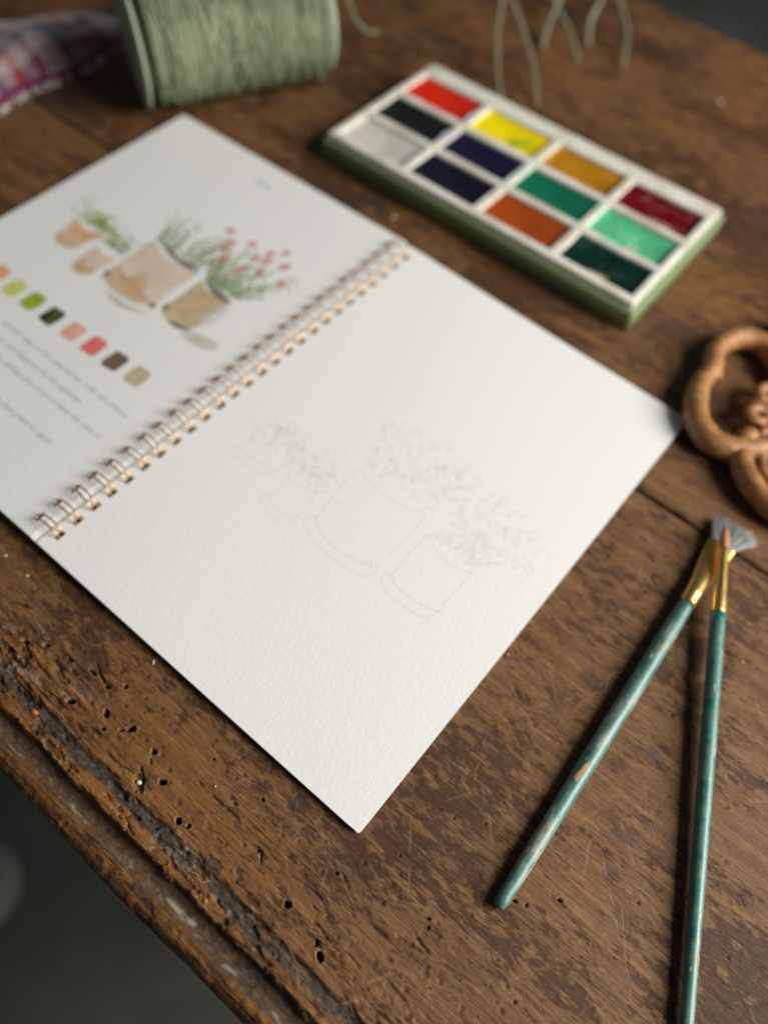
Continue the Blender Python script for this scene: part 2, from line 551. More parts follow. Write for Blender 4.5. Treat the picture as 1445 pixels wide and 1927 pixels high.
def blot(arr, x, y, rx, ry, amt, seed):
    R = max(rx, ry) * 1.8
    w = window(x - R, x + R, y - R, y + R)
    if w is None: return
    q = np.hypot((XX[w] - x) / rx, (YY[w] - y) / ry) + (fbm(XX[w] / 3, YY[w] / 1.6, seed, 4, .6) - 0.5) * 1.3
    arr[w] = np.maximum(arr[w], amt * sstep(1.0, 0.55, q))


for i, (x, y, rx, ry, a) in enumerate([(127.5, -5.5, 4.5, 3.2, .9), (133, -12, 2, 1.5, .9), (178, 88, 6, 4, .7), (172, 74, 5, 4, .6), (188, 112, 4, 6, .6), (206, 80, 4, 3, .7), (210, 52, 6, 3, .6),
                                       (213, 40, 5, 2, .6), (163, 50, 6, 2.5, .5), (222, 32, 5, 3, .5), (166, 108, 5, 3, .5), (120, -34, 5, 3, .9), (152, -10, 9, 2, .4), (88, -30, 4, 2.4, .9),
                                       (230, 60, 5, 3, .5), (241, 95, 7, 3, .5), (206, 138, 6, 3, .5)]):
    blot(stain, x, y, rx, ry, a, 60 + i)
for i, (x, y, rx, ry, a) in enumerate([(197.4, 69.7, 3.6, 2.8, .75), (199.5, 121, 5.0, 7.5, .85), (205, 55, 4, 2, .5), (172, 128, 4, 3, .6), (158, 96, 4, 3, .5), (240, 40, 6, 3, .5), (248, 60, 5, 3, .45)]):
    blot(red, x, y, rx, ry, a, 90 + i)
# growth rings round the knot
kd = np.hypot((XX - 200.5) / 1.0, (YY - 121) / 1.25)
ring = np.exp(-((kd - 7.2) / 1.0) ** 2) * sstep(0.35, 0.6, fbm(XX / 3, YY / 3, 77))
scratch_lit_rim = np.maximum(scratch_lit_rim, 0.6 * ring)
dark = np.clip(dark + 0.5 * np.exp(-((kd - 11) / 4.0) ** 2), 0, 1)
h -= 0.5 * np.exp(-((kd - 8.5) / 1.5) ** 2)
# the moulded bead: same grain, chipped
below = ~flat
hz = np.where(flat, h, 0.0)
nb = (fbm(XX / 14, (YY + ZZ) / 2.5, 71, 4) - 0.5) * 0.8
nb += -0.28 * sstep(0.58, 0.70, fbm(XX / 5, (YY - ZZ) / 2, 72, 4)) + (fbm(XX / 2.5, (YY - ZZ) / 1.2, 76, 3) - 0.5) * 0.5
ny = np.where(YY < -50.45, -0.7, 0.0); nz = np.where(YY < -50.45, 0.7, 0.0)
blend = np.where(YY < -50.45, sstep(-50.4, -52.5, YY), 0)
last_flat = h[np.where(py > -50.45)[0][-1]][None, :]
top_shift = (last_flat + 2.45) * (1 - sstep(-50.4, -53.5, YY)) * (YY < -50.45)
VZ = ZZ + hz + nb * nz * blend + np.where(ZZ > -10, top_shift, 0)
VY = YY + nb * ny * blend + np.where(YY < -54, (fbm(XX / 45, ZZ / 20, 73, 3) - 0.5) * 1.6, 0)
bead = (YY < -50.45)
warm = np.where(bead, 0.85, warm)
dark = np.where(bead, np.clip(0.25 + (fbm(XX / 12, (YY + ZZ) / 4, 74, 4) - 0.5) * 2.6, 0, 1), dark)
grime = np.where(bead, sstep(0.58, 0.7, fbm(XX / 5, (YY + ZZ) / 3, 75, 4)) * 0.6, grime)
dust = np.where(bead, 0, dust)
idx = np.arange(nr * nc).reshape(nr, nc)
F = np.stack([idx[:-1, :-1], idx[1:, :-1], idx[1:, 1:], idx[:-1, 1:]], -1).reshape(-1, 4)
V = np.stack([XX, VY, VZ], -1).reshape(-1, 3)
pl = link('plank', mesh('plank', V, F, True, dict(warm=warm, dark=dark, grime=grime, dust=np.clip(dust, 0, 1), pit=pit, stain=stain, red=red, scratch_lit_rim=scratch_lit_rim)), M_table, table)
tag(pl, 'front plank with grooved moulding and worm holes')

# rear plank
X2 = np.concatenate([np.arange(-520, -330, 8.0), np.arange(-330, 300, 1.3), np.arange(300, 621, 8.0)])
y2 = np.concatenate([[167.3, 167.3, 167.6, 168.2], np.arange(169.6, 501, 1.3), [501.6, 502.6, 503.4, 503.6, 503.6]])
z2 = np.concatenate([[-24, -1.6, -0.8, -0.2], np.zeros(len(y2) - 9), [-0.4, -1.4, -3, -6, -24]])
A, B = np.meshgrid(X2, y2)
Z2 = np.repeat(z2[:, None], len(X2), 1)
top = Z2 > -0.25
rag = (fbm(A / 18, B / 18, 81, 4) - 0.5) * 5.0 * sstep(470, 503, B) + (fbm(A / 10, B / 4, 82) - 0.5) * 1.0 * (B < 170)
Z2 = Z2 + top * ((fbm(A / 60, B / 40, 83, 3) - 0.5) * 1.0 + (fbm(A / 10, B / 1.8, 84, 4) - 0.5) * 0.3)
Z2 -= np.where(top, 1.6 * sstep(0.55, 0.7, fbm(A / 20, B / 8, 85, 4)) * sstep(455, 490, B), 0)
d2 = np.clip(0.62 + (fbm(A / 7, B / 2.6, 86, 4, .6) - 0.53) * 1.5 + (fbm(A / 60, B / 30, 87, 3) - 0.5) * 1.4, 0, 1)  # higher base tone puts the dimming towards the back into the wood colour
st2 = sstep(0.60, 0.75, fbm(A / 25, B / 14, 88, 4)) * 0.7
wm2 = sstep(0.5, 0.75, fbm(A / 60, B / 40, 89, 3)) * 0.6
n2, c2 = A.shape
idx = np.arange(n2 * c2).reshape(n2, c2)
F = np.stack([idx[:-1, :-1], idx[:-1, 1:], idx[1:, 1:], idx[1:, :-1]], -1).reshape(-1, 4)
zero = np.zeros(n2 * c2)
pl2 = link('plank', mesh('plank', np.stack([A, B + rag, Z2], -1).reshape(-1, 3), F, True,
                         dict(warm=wm2, dark=d2, grime=zero, dust=zero, pit=zero, stain=st2, red=zero, scratch_lit_rim=zero)), M_table, table)
M_under = mat_simple('dark_under_wood', (0.06, 0.032, 0.016), 0.7, 0, 0.3, 60)
mb = MB(); mb.add(*rbox(-515, 615, -46, 494, -40, -24.2, 2)); mb.build('under_frame', M_under, table)
for lx in (-480, 580):
    for ly in (-15, 460):
        mb = MB(); mb.add(*lathe([(26, -40.2), (26, -130), (20, -140), (24, -170), (18, -500), (14, -749.6), (0.1, -749.6)], 16, Vector((lx, ly, 0))))
        mb.build('leg', M_under, table)

# ------------------------------------------------------------------ notebook
nb_ = empty('spiral_notebook', (0, 0, 0))
tag(nb_, 'open white wire-bound watercolour notebook lying on the wooden table', 'notebook')
RING_Y = [7.3 + 7.81 * i for i in range(26)]


def page_dz(x, y):
    return 0.14 * math.sin(x / 33.0 + 0.6) * math.sin(y / 61.0 + 0.3) + 0.08 * math.sin((x + y) / 27.0)


def corner(x, y, x1, x0=None, r=1.3):
    # rounded outer corners of the sheets
    cy_ = r if y < r else (210 - r if y > 210 - r else None)
    if cy_ is None: return x, y
    cx_ = x1 - math.copysign(r, x1)
    dx, dy = x - cx_, y - cy_
    if dx * x1 <= 0: return x, y
    d = math.hypot(dx, dy)
    if d > r: dx, dy = dx * r / d, dy * r / d
    return cx_ + dx, cy_ + dy


def slope(x):
    # the wire lifts the covers at the spine; they come down to the table at the outer edges
    if x > -1: return 5.15 - 3.6 * min(max(x, 0) / 148.0, 1.01)
    return 6.0 - 3.3 * min(max(-x - 2.2, 0) / 148.0, 1.01)


def zpage(x, y):
    return slope(x) + page_dz(x, y)


def plate(x_lines, y_lines, skip, zt, thick, round_c=None):
    """sheet with square holes; zt(x, y) top height"""
    v = []; f = []; id_ = {}
    xo = x_lines[-1] if x_lines[-1] > 50 else x_lines[0]
    def vid(i, j, s):
        key = (i, j, s)
        if key not in id_:
            id_[key] = len(v)
            x, y = corner(x_lines[i], y_lines[j], xo)
            v.append((x, y, zt(x, y) - (thick if s else 0)))
        return id_[key]
    cells = set()
    for i in range(len(x_lines) - 1):
        for j in range(len(y_lines) - 1):
            cx = (x_lines[i] + x_lines[i + 1]) / 2; cy = (y_lines[j] + y_lines[j + 1]) / 2
            if not skip(cx, cy): cells.add((i, j))
    for (i, j) in cells:
        f.append((vid(i, j, 0), vid(i + 1, j, 0), vid(i + 1, j + 1, 0), vid(i, j + 1, 0)))
        f.append((vid(i, j + 1, 1), vid(i + 1, j + 1, 1), vid(i + 1, j, 1), vid(i, j, 1)))
    # walls use their own vertices so the top stays flat-shaded at its edge
    for (i, j) in cells:
        for (di, dj, a, b) in ((-1, 0, (i, j + 1), (i, j)), (1, 0, (i + 1, j), (i + 1, j + 1)), (0, -1, (i, j), (i + 1, j)), (0, 1, (i + 1, j + 1), (i, j + 1))):
            if (i + di, j + dj) not in cells:
                k0 = len(v)
                for (q, s) in ((a, 0), (a, 1), (b, 1), (b, 0)):
                    x, y = corner(x_lines[q[0]], y_lines[q[1]], xo)
                    v.append((x, y, zt(x, y) - (thick if s else 0)))
                f.append((k0, k0 + 1, k0 + 2, k0 + 3))
    return v, f


ylines = sorted({0.0, 0.35, 0.9, 209.1, 209.65, 210.0} | {round(y + d, 3) for y in RING_Y for d in (-2.0, 2.0)} | {round(y + 3.9, 3) for y in RING_Y[:-1]})


def in_holes(cx, cy, x0, x1):
    return x0 < cx < x1 and any(abs(cy - y) < 1.95 for y in RING_Y)


xr = [0.0, 2.4, 5.0] + list(np.linspace(8.5, 147.4, 36)) + [147.8, 148.0]
xl = [-2.5 - a for a in [0.0, 3.5, 5.4]] + [-2.5 - a for a in np.linspace(8.5, 147.4, 36)] + [-150.1, -150.5]
xl = xl[::-1]
hr = lambda cx, cy: in_holes(cx, cy, 2.4, 5.0)
hl = lambda cx, cy: in_holes(cx, cy, -7.9, -6.0)


def zoff(drop, amp=1.0):
    return lambda x, y: slope(x) - drop + page_dz(x, y) * amp


def curl(x, y):
    return 0.75 * math.exp(-((148 - x) ** 2 + y * y) / 34.0 ** 2) + 0.35 * math.exp(-((148 - x) ** 2 + (210 - y) ** 2) / 40.0 ** 2)


mb = MB(); mb.add(*plate(xr, ylines, hr, lambda x, y: zpage(x, y) + curl(x, y), 0.34)); right_page = mb.build('right_page', M_paper, nb_)
tag(right_page, 'blank textured page with a faint pencil outline of flowerpots')
mb = MB(); mb.add(*plate([a + (0.12 if a > 100 else 0.0) for a in xr], ylines, hr, zoff(0.36), 0.33)); mb.build('page', M_paper, nb_)
mb = MB(); mb.add(*plate(xr, ylines, hr, zoff(0.86, 0.2), 0.62)); tag(mb.build('back_cover', M_board, nb_), 'grey board cover under the right page')
mb = MB(); mb.add(*plate(xl, ylines, hl, zoff(0), 0.34)); left_page = mb.build('left_page', M_paper, nb_)
tag(left_page, 'printed page with painted flowerpots, colour swatches and lines of text')
for q in range(2):
    mb = MB(); mb.add(*plate([a + (0.9 * (q + 1) if a > -3 else 0) for a in xl], ylines, hl, zoff(0.36 * (q + 1)), 0.33)); mb.build('page', M_paper, nb_)
mb = MB(); mb.add(*plate([a + (1.9 if a > -3 else 0) for a in xl], ylines, hl, zoff(1.24, 0.2), 1.3)); tag(mb.build('front_cover', M_board, nb_), 'grey board cover under the left page')

# twin-wire loops: two wires per loop, joined by a narrow end under the left page
mb = MB()
cx, cz, RX, RZ = -1.45, 5.1, 6.0, 4.6
for sgn in (-1, 1):
    P = []
    for a in np.linspace(-150, 190, 46):
        ar = math.radians(a)
        P.append(Vector((cx + RX * math.cos(ar), sgn * (1.15 if a < 150 else 1.15 - (a - 150) * 0.014), cz + RZ * math.sin(ar))))
    mb.add(*tube(P, 0.33, 8))
loop_me = mesh('wire_loop', mb.v, mb.f)
for y in RING_Y:
    o = link('wire_loop', loop_me, M_copper, nb_)
    o.location = Vector((rnd.gauss(0, .12), y + rnd.gauss(0, .10), rnd.gauss(0, .06))) * MM
    o.rotation_euler = (0, rnd.gauss(0, .02), rnd.gauss(0, .045))


# ---- flat print and drawing on the pages: thin layers of ink and paint a few hundredths of a mm above the sheet
LAYER = [0.03]


def blob(pts, mat, name, parent, rings=(0, 0.13, 0.28, 0.5, 0.8), smooth_n=5, edge=0.0, jit=0.0, label=None, wob=0.0):
    """painted area with outline pts [(x, y)], attribute d rises from the rim"""
    LAYER[0] += 0.0012
    out = [Vector((x, y, 0)) for x, y in pts]
    if smooth_n > 1: out = catmull(out, smooth_n, True)
    if jit: out = [p + Vector((rnd.uniform(-jit, jit), rnd.uniform(-jit, jit), 0)) for p in out]
    c = sum(out, Vector()) / len(out)
    v = []; f = []; d = []
    n = len(out)
    for q, t in enumerate(rings):
        for p in out:
            w = p.lerp(c, t)
            v.append((w.x, w.y, zpage(w.x, w.y) + LAYER[0])); d.append([edge, 0.85, 1.0, 0.9, 0.85][min(q, 4)])
    for q in range(len(rings) - 1):
        for i in range(n):
            f.append((q * n + i, q * n + (i + 1) % n, (q + 1) * n + (i + 1) % n, (q + 1) * n + i))
    v.append((c.x, c.y, zpage(c.x, c.y) + LAYER[0])); d.append(0.85)
    q = len(rings) - 1
    for i in range(n): f.append((q * n + i, q * n + (i + 1) % n, len(v) - 1))
    o = link(name, mesh(name, v, f, True, dict(d=d)), mat, parent)
    if label: tag(o, label)
    return o


def dabs(name, mat, parent, items, label=None):
    """many brush dabs in one layer: items (x, y, len, wid, ang, density)"""
    LAYER[0] += 0.0012
    v = []; f = []; d = []
    for (x, y, L, W, a, den) in items:
        b = len(v); ca, sa = math.cos(a), math.sin(a)
        n = 8
        for t, dd in ((1.0, 0.0), (0.72, den), (0.0, den)):
            for k in range(n if t else 1):
                e = 2 * math.pi * k / n
                px = math.cos(e) * L * 0.5 * t; pyy = math.sin(e) * W * 0.5 * t
                X_, Y_ = x + px * ca - pyy * sa, y + px * sa + pyy * ca
                v.append((X_, Y_, zpage(X_, Y_) + LAYER[0] + rnd.random() * 0.0008)); d.append(dd)
        for k in range(n):
            f.append((b + k, b + (k + 1) % n, b + n + (k + 1) % n, b + n + k))
            f.append((b + n + k, b + n + (k + 1) % n, b + 2 * n))
    o = link(name, mesh(name, v, f, True, dict(d=d)), mat, parent)
    if label: tag(o, label)
    o['kind'] = 'stuff'
    return o


def ribbon(lines, name, mat, parent, wd=0.25, label=None, stuff=False):
    LAYER[0] += 0.0008
    v = []; f = []; d = []
    for L in lines:
        P = [Vector((a[0], a[1], 0)) for a in L]
        b = len(v)
        for i, p in enumerate(P):
            t = P[min(i + 1, len(P) - 1)] - P[max(i - 1, 0)]
            if t.length < 1e-6: t = Vector((1, 0, 0))
            t.normalize(); nrm = Vector((-t.y, t.x, 0))
            ww = wd * rnd.uniform(0.75, 1.1)
            for s in (-0.5, 0.5):
                q = p + nrm * s * ww
                v.append((q.x, q.y, zpage(q.x, q.y) + LAYER[0])); d.append(rnd.uniform(0.7, 1.0))
        for i in range(len(P) - 1):
            f.append((b + 2 * i, b + 2 * i + 2, b + 2 * i + 3, b + 2 * i + 1))
    o = link(name, mesh(name, v, f, True, dict(d=d)), mat, parent)
    if label: tag(o, label)
    if stuff: o['kind'] = 'stuff'
    return o


# colour swatches in a row
SW = [(-121.0, 73.6, 'orange', (0.72, 0.30, 0.12), (0.80, 0.42, 0.22)), (-108.3, 72.8, 'yellow green', (0.52, 0.56, 0.14), (0.60, 0.62, 0.22)), (-96.2, 72.8, 'leaf green', (0.25, 0.36, 0.025), (0.34, 0.42, 0.05)),
      (-83.2, 72.6, 'dark green', (0.018, 0.030, 0.014), (0.13, 0.15, 0.03)), (-69.6, 72.6, 'peach', (0.72, 0.36, 0.27), (0.76, 0.42, 0.31)), (-57.0, 73.0, 'pinkish red', (0.66, 0.11, 0.12), (0.72, 0.20, 0.19)),
      (-44.0, 73.3, 'taupe brown', (0.15, 0.105, 0.065), (0.21, 0.155, 0.10)), (-31.2, 73.7, 'beige', (0.47, 0.40, 0.26), (0.53, 0.46, 0.31))]
for x, y, nm, c1, c2_ in SW:
    m = mat_paint('swatch_' + nm.replace(' ', '_'), c1, c2_, 1.25, 180)
    pts = []
    hw, hh_ = 4.3, 4.9
    for q in range(18):
        a = 2 * math.pi * q / 18; ca, sa = math.cos(a), math.sin(a)
        sx_ = math.copysign(abs(ca) ** 0.42, ca); sy_ = math.copysign(abs(sa) ** 0.42, sa)
        pts.append((x + sx_ * hw * rnd.uniform(.95, 1.05), y + sy_ * hh_ * rnd.uniform(.95, 1.05)))
    blob(pts, m, 'swatch', left_page, rings=(0, 0.07, 0.2, 0.5, 0.8), smooth_n=3, label=nm + ' paint swatch')

terra = mat_paint('wash_terracotta', (0.70, 0.33, 0.15), (0.79, 0.56, 0.38), 0.95, 70, 0.35, 0.62)
terra2 = mat_paint('wash_peach', (0.72, 0.49, 0.31), (0.78, 0.64, 0.51), 0.70, 60)
cream = mat_paint('wash_cream', (0.72, 0.54, 0.39), (0.78, 0.69, 0.60), 0.95, 45)
amber = mat_paint('wash_amber', (0.68, 0.39, 0.17), (0.74, 0.55, 0.36), 0.75, 80)
olive = mat_paint('wash_olive', (0.47, 0.38, 0.18), (0.64, 0.53, 0.33), 0.95, 70)
buff = mat_paint('wash_buff', (0.56, 0.50, 0.38), (0.66, 0.61, 0.50), 0.55, 90)
greyw = mat_paint('wash_grey', (0.11, 0.09, 0.08), (0.30, 0.26, 0.22), 0.85, 150)
pale = mat_paint('wash_pale', (0.74, 0.72, 0.68), (0.79, 0.78, 0.75), 0.55, 90)
g_light = mat_paint('wash_light_green', (0.36, 0.45, 0.13), (0.52, 0.57, 0.28), 1.0, 150)
g_mid = mat_paint('wash_mid_green', (0.17, 0.28, 0.055), (0.34, 0.43, 0.16), 1.0, 150)
g_grey = mat_paint('wash_grey_green', (0.19, 0.28, 0.10), (0.42, 0.49, 0.28), 0.95, 150)
pink = mat_paint('wash_pink', (0.66, 0.17, 0.18), (0.72, 0.34, 0.32), 1.1, 200)
ink = mat_paint('text_ink', (0.22, 0.21, 0.28), None, 0.62, 300)
pencil = mat_paint('pencil_grey', (0.42, 0.415, 0.42), None, 0.46, 500)
pencil_far = mat_paint('printed_line_grey', (0.54, 0.52, 0.55), None, 0.34, 500)

# pot 1 (far left, orange)
blob([(-125.5, 120), (-116, 117.5), (-107, 121.5), (-108.5, 112), (-109.5, 105), (-117, 102.5), (-123, 104.5), (-124.5, 112)], terra, 'painted_pot', left_page, label='orange painted flowerpot')
blob([(-123, 106), (-116, 103.2), (-110, 106), (-110, 108.5), (-116, 106), (-122.5, 109)], amber, 'painted_shade', left_page, rings=(0, 0.32, 0.6, 0.8, 0.92))
dabs('painted_foliage', g_light, left_page, [(rnd.gauss(-117, 7), 123 + abs(rnd.gauss(0, 6)) - 2, rnd.uniform(2, 4), rnd.uniform(1, 1.8), rnd.uniform(0, 3), rnd.uniform(.5, 1)) for _ in range(120)])
dabs('painted_foliage', g_mid, left_page, [(rnd.gauss(-113, 4), 122 + abs(rnd.gauss(0, 3.2)), rnd.uniform(1.5, 3), rnd.uniform(.8, 1.4), rnd.uniform(0, 3), rnd.uniform(.5, 1)) for _ in range(50)])
# pot 2
blob([(-104, 114.5), (-97, 112), (-90.5, 114), (-90.5, 104), (-92, 98), (-98, 95.5), (-103, 98), (-104, 106)], terra2, 'painted_pot', left_page, label='peach painted flowerpot')
blob([(-101, 104), (-96, 101), (-91.5, 104), (-92, 98.5), (-97, 96.5), (-101.5, 98.5)], amber, 'painted_shade', left_page, rings=(0, 0.32, 0.6, 0.8, 0.92))
dabs('painted_foliage', g_grey, left_page, [(rnd.gauss(-97, 5), 117 + abs(rnd.gauss(0, 5)), rnd.uniform(1.6, 3.2), rnd.uniform(.8, 1.5), rnd.uniform(0, 3), rnd.uniform(.6, 1)) for _ in range(110)])
# pot 3 (big cream)
blob([(-88.6, 133.5), (-80, 130.5), (-70, 129.4), (-62, 130.2), (-57.2, 132.5), (-56.6, 118), (-56.4, 104), (-64, 99.5), (-74, 98.4), (-83, 99.5), (-88.2, 102.5), (-88.6, 118)], cream, 'painted_pot', left_page, label='large cream painted flowerpot')
blob([(-87.5, 112), (-80, 108), (-74, 118), (-68, 112), (-62, 105), (-58, 106), (-62, 101), (-74, 99.3), (-84, 101), (-87.8, 103.5)], amber, 'painted_shade', left_page, rings=(0, 0.32, 0.6, 0.8, 0.92))
blob([(-89, 135), (-78, 131.2), (-68, 129.4), (-60, 130), (-56, 132.8), (-61, 134.6), (-72, 133.2), (-82, 135.6)], greyw, 'painted_soil', left_page, rings=(0, 0.32, 0.6, 0.8, 0.92))
blob([(-88, 106.5), (-85.2, 106), (-85.4, 103.2), (-87.8, 103.4)], greyw, 'painted_shade', left_page, rings=(0, 0.32, 0.6, 0.8, 0.92))
blob([(-58.6, 105.5), (-55.4, 106.4), (-55.4, 103.2), (-58, 102.6)], greyw, 'painted_shade', left_page, rings=(0, 0.32, 0.6, 0.8, 0.92))
blob([(-80, 98), (-68, 96.5), (-58, 99.5), (-52, 101), (-56, 98), (-68, 93.8), (-78, 95.5)], buff, 'painted_shade', left_page, rings=(0, 0.32, 0.6, 0.8, 0.92))
it = []
for i in range(52):
    bx = rnd.uniform(-87, -60); a = 1.57 + (-(bx + 73) / 13) * 0.45 + rnd.gauss(0, .2); L = rnd.uniform(8, 24)
    for t in np.linspace(0.1, 1, 7):
        it.append((bx + math.cos(a) * L * t + rnd.gauss(0, .7), 134 + math.sin(a) * L * t, rnd.uniform(1.8, 3.4), rnd.uniform(.8, 1.5), a + rnd.gauss(0, .7), rnd.uniform(.25, .85)))
dabs('painted_foliage', g_grey, left_page, it)
# pot 4 (olive)
blob([(-53.2, 129.8), (-47, 127), (-40, 126.3), (-33.4, 128), (-33.2, 116), (-33.6, 106.5), (-39, 102.6), (-46, 102.2), (-52.6, 105.5), (-53, 118)], olive, 'painted_pot', left_page, label='olive painted flowerpot')
blob([(-47, 126), (-40, 125.5), (-39, 113), (-44, 110), (-47, 116)], amber, 'painted_shade', left_page, rings=(0, 0.32, 0.6, 0.8, 0.92))
blob([(-33.6, 126.5), (-30, 127), (-29, 113), (-32.6, 108), (-36.5, 112), (-36, 120)], pale, 'painted_shade', left_page, rings=(0, 0.32, 0.6, 0.8, 0.92))
blob([(-54, 131.4), (-46, 126.8), (-38, 125.4), (-31.8, 127.6), (-37, 130), (-46, 131)], greyw, 'painted_soil', left_page, rings=(0, 0.32, 0.6, 0.8, 0.92))
blob([(-53.6, 109.4), (-50.6, 109), (-50.4, 105.8), (-53.2, 106)], greyw, 'painted_shade', left_page, rings=(0, 0.32, 0.6, 0.8, 0.92))
blob([(-45, 103.8), (-34.4, 105.6), (-34.6, 103.8), (-40, 101.8), (-45.5, 102.4)], greyw, 'painted_shade', left_page, rings=(0, 0.32, 0.6, 0.8, 0.92))
blob([(-36, 105), (-27, 107.5), (-19, 108.4), (-17, 104), (-24, 100), (-33, 99.5), (-37.5, 101.5)], buff, 'painted_shade', left_page, rings=(0, 0.32, 0.6, 0.8, 0.92))
it = []; it2 = []
for i in range(56):
    bx = rnd.uniform(-53, -34); a = 1.45 - (bx + 44) / 10 * 0.55 + rnd.gauss(0, .22); L = rnd.uniform(7, 30)
    for t in np.linspace(0.08, 1, 8):
        q = (bx + math.cos(a) * L * t + rnd.gauss(0, .9), 131 + math.sin(a) * L * t, rnd.uniform(1.6, 3.2), rnd.uniform(.9, 1.7), a + rnd.gauss(0, .8), rnd.uniform(.25, .85))
        (it if rnd.random() < .6 else it2).append(q)
dabs('painted_foliage', g_mid, left_page, it); dabs('painted_foliage', g_grey, left_page, it2)
fl_pts = [(-67.0, 161.3), (-60.8, 155.5), (-60.0, 150.3), (-52.8, 161.2), (-46.0, 154.9), (-45.3, 145.8), (-43.2, 162.5), (-38.0, 167.5), (-31.7, 160.8), (-25.2, 150.5), (-37.6, 150.4), (-56, 146), (-41, 157)]
it = []
for x, y in fl_pts:
    bx = -44 + (x + 46) * 0.22
    for t in np.linspace(0.1, 0.97, 9):
        it.append((bx + (x - bx) * t + rnd.gauss(0, .35), 130 + (y - 130) * t, rnd.uniform(2.2, 3.4), rnd.uniform(.6, 1.2), math.atan2(y - 130, x - bx) + rnd.gauss(0, .35), rnd.uniform(.4, .9)))
dabs('painted_stems', g_mid, left_page, it)
for x, y in fl_pts:
    dabs('painted_flower', pink, left_page, [(x + rnd.gauss(0, .5), y + rnd.gauss(0, .7), rnd.uniform(3.2, 5.0), rnd.uniform(2.2, 3.4), rnd.uniform(.6, 1.8), rnd.uniform(.7, 1)) for _ in range(4)])['kind'] = 'thing'


# printed text (blurred in the photograph)
def text(body, x_right, y, size, name, x_left=None, thin=1.0):
    cu = bpy.data.curves.new('txt', 'FONT')
    cu.body = body; cu.size = size * MM * 1.0; cu.align_x = 'RIGHT' if x_left is None else 'LEFT'
    cu.shear = 0.25
    cu.resolution_u = 2
    o = bpy.data.objects.new('txt', cu); col.objects.link(o)
    dg = bpy.context.evaluated_depsgraph_get()
    me = bpy.data.meshes.new_from_object(o.evaluated_get(dg))
    bpy.data.objects.remove(o); bpy.data.curves.remove(cu)
    me.name = name
    me.materials.clear()
    at = me.attributes.new('d', 'FLOAT', 'POINT')
    at.data.foreach_set('value', np.full(len(me.vertices), 0.9, dtype=np.float32))
    xx = x_right if x_left is None else x_left
    for vtx in me.vertices:
        X_, Y_ = vtx.co.x / MM + xx, vtx.co.y / MM + y
        vtx.co = Vector((X_, Y_, zpage(X_, Y_) + 0.05)) * MM
    return link(name, me, ink, left_page)


text('and the magic in the composition, craft, tall colours', -18.5, 56.3, 3.7, 'text_line')
text('work on the foliage and let the pigments', -37.5, 49.4, 3.7, 'text_line')
text('wet, adding some more to layer the tints of', -18.5, 42.9, 3.7, 'text_line')
text('the best green to apply', -30.5, 29.4, 3.7, 'text_line')
text('Pots', 0, 194.6, 5.0, 'heading_text', x_left=-84.5)

# ---- pencil outlines on the right page
def P2(*a): return [(p.x, p.y) for p in catmull([Vector((x, y, 0)) for x, y in a], 8)]


def leaf(x, y, a, L, W):
    ca, sa = math.cos(a), math.sin(a); out = []
    for t in np.linspace(0, 2 * math.pi, 11):
        px = L * 0.5 * (1 - math.cos(t)); q = W * 0.5 * math.sin(t) * (0.6 + 0.4 * math.sin(t / 2))
        out.append((x + px * ca - q * sa, y + px * sa + q * ca))
    return out


ribbon([P2((101.5, 95.2), (108, 91.0), (116, 90.6), (121, 92.4), (123.4, 93.8)), P2((100.8, 95.6), (100.6, 84), (101.3, 72.6)), P2((121.9, 92.6), (122.2, 84), (121.6, 74.4)),
        P2((100.9, 73.0), (106, 70.8), (114, 71.0), (120.5, 72.2), (122.8, 74.2)), P2((101.4, 72.2), (100.0, 73.2), (99.0, 71.4), (99.6, 69.2)), P2((99.6, 69.2), (104, 66.8), (111, 66.6), (117, 67.2), (120.6, 68.4)),
        P2((120.6, 68.4), (121.6, 71), (122.4, 73.2), (121.4, 73.6)), P2((101.0, 95.2), (103, 96.4), (105.5, 95.6))], 'sketched_pot', pencil, right_page, 0.22, 'pencil outline of a small flowerpot')
ribbon([P2((63.6, 99.8), (74, 97.4), (86, 98.2), (94.6, 101.6)), P2((62.9, 99.2), (63.8, 86), (65.6, 72.4)), P2((94.6, 101), (96, 92), (95.6, 78)),
        P2((65.2, 72.2), (74, 68.6), (84, 68.6), (92.6, 70.6), (95.4, 73.4)), P2((66, 72.6), (64, 72.2), (63.2, 69.4), (64.2, 67.6)), P2((64.2, 67.6), (73, 64.6), (84, 64.2), (92.4, 65.6), (96, 69.2), (95.2, 73.6)),
        P2((90, 70.2), (92, 72.2), (93.6, 70.8))], 'sketched_pot', pencil, right_page, 0.22, 'pencil outline of the large flowerpot')
ribbon([P2((45.4, 79.6), (49.5, 78.2), (55, 79.2), (59.6, 81.8)), P2((45.0, 79.2), (44.6, 82.4), (48, 82.0), (55, 82.8), (60.6, 85.4), (59.8, 81.6)), P2((46.4, 78.4), (46.8, 72), (47.4, 67.4)), P2((58.8, 80.4), (60.2, 74), (60.4, 67.4)),
        P2((45.6, 68.0), (52, 66.0), (60.2, 66.6)), P2((45.6, 68), (44.4, 66.6), (45.2, 64.6), (51, 62.4), (57, 62.6), (60.6, 64.4), (60.4, 67))], 'sketched_pot', pencil_far, right_page, 0.24, 'faint outline of a squat flowerpot')
ribbon([P2((23.6, 90), (23.0, 83), (23.0, 76.6)), P2((42.0, 88), (41.6, 82), (40.4, 77.6)), P2((21.6, 76.4), (30, 75.6), (40.6, 78.2)), P2((21.6, 76.4), (20.8, 73.8), (29, 72.4), (39.8, 74.2), (40.6, 78))], 'sketched_pot', pencil_far, right_page, 0.24, 'faint outline of the leftmost flowerpot')
L4 = []
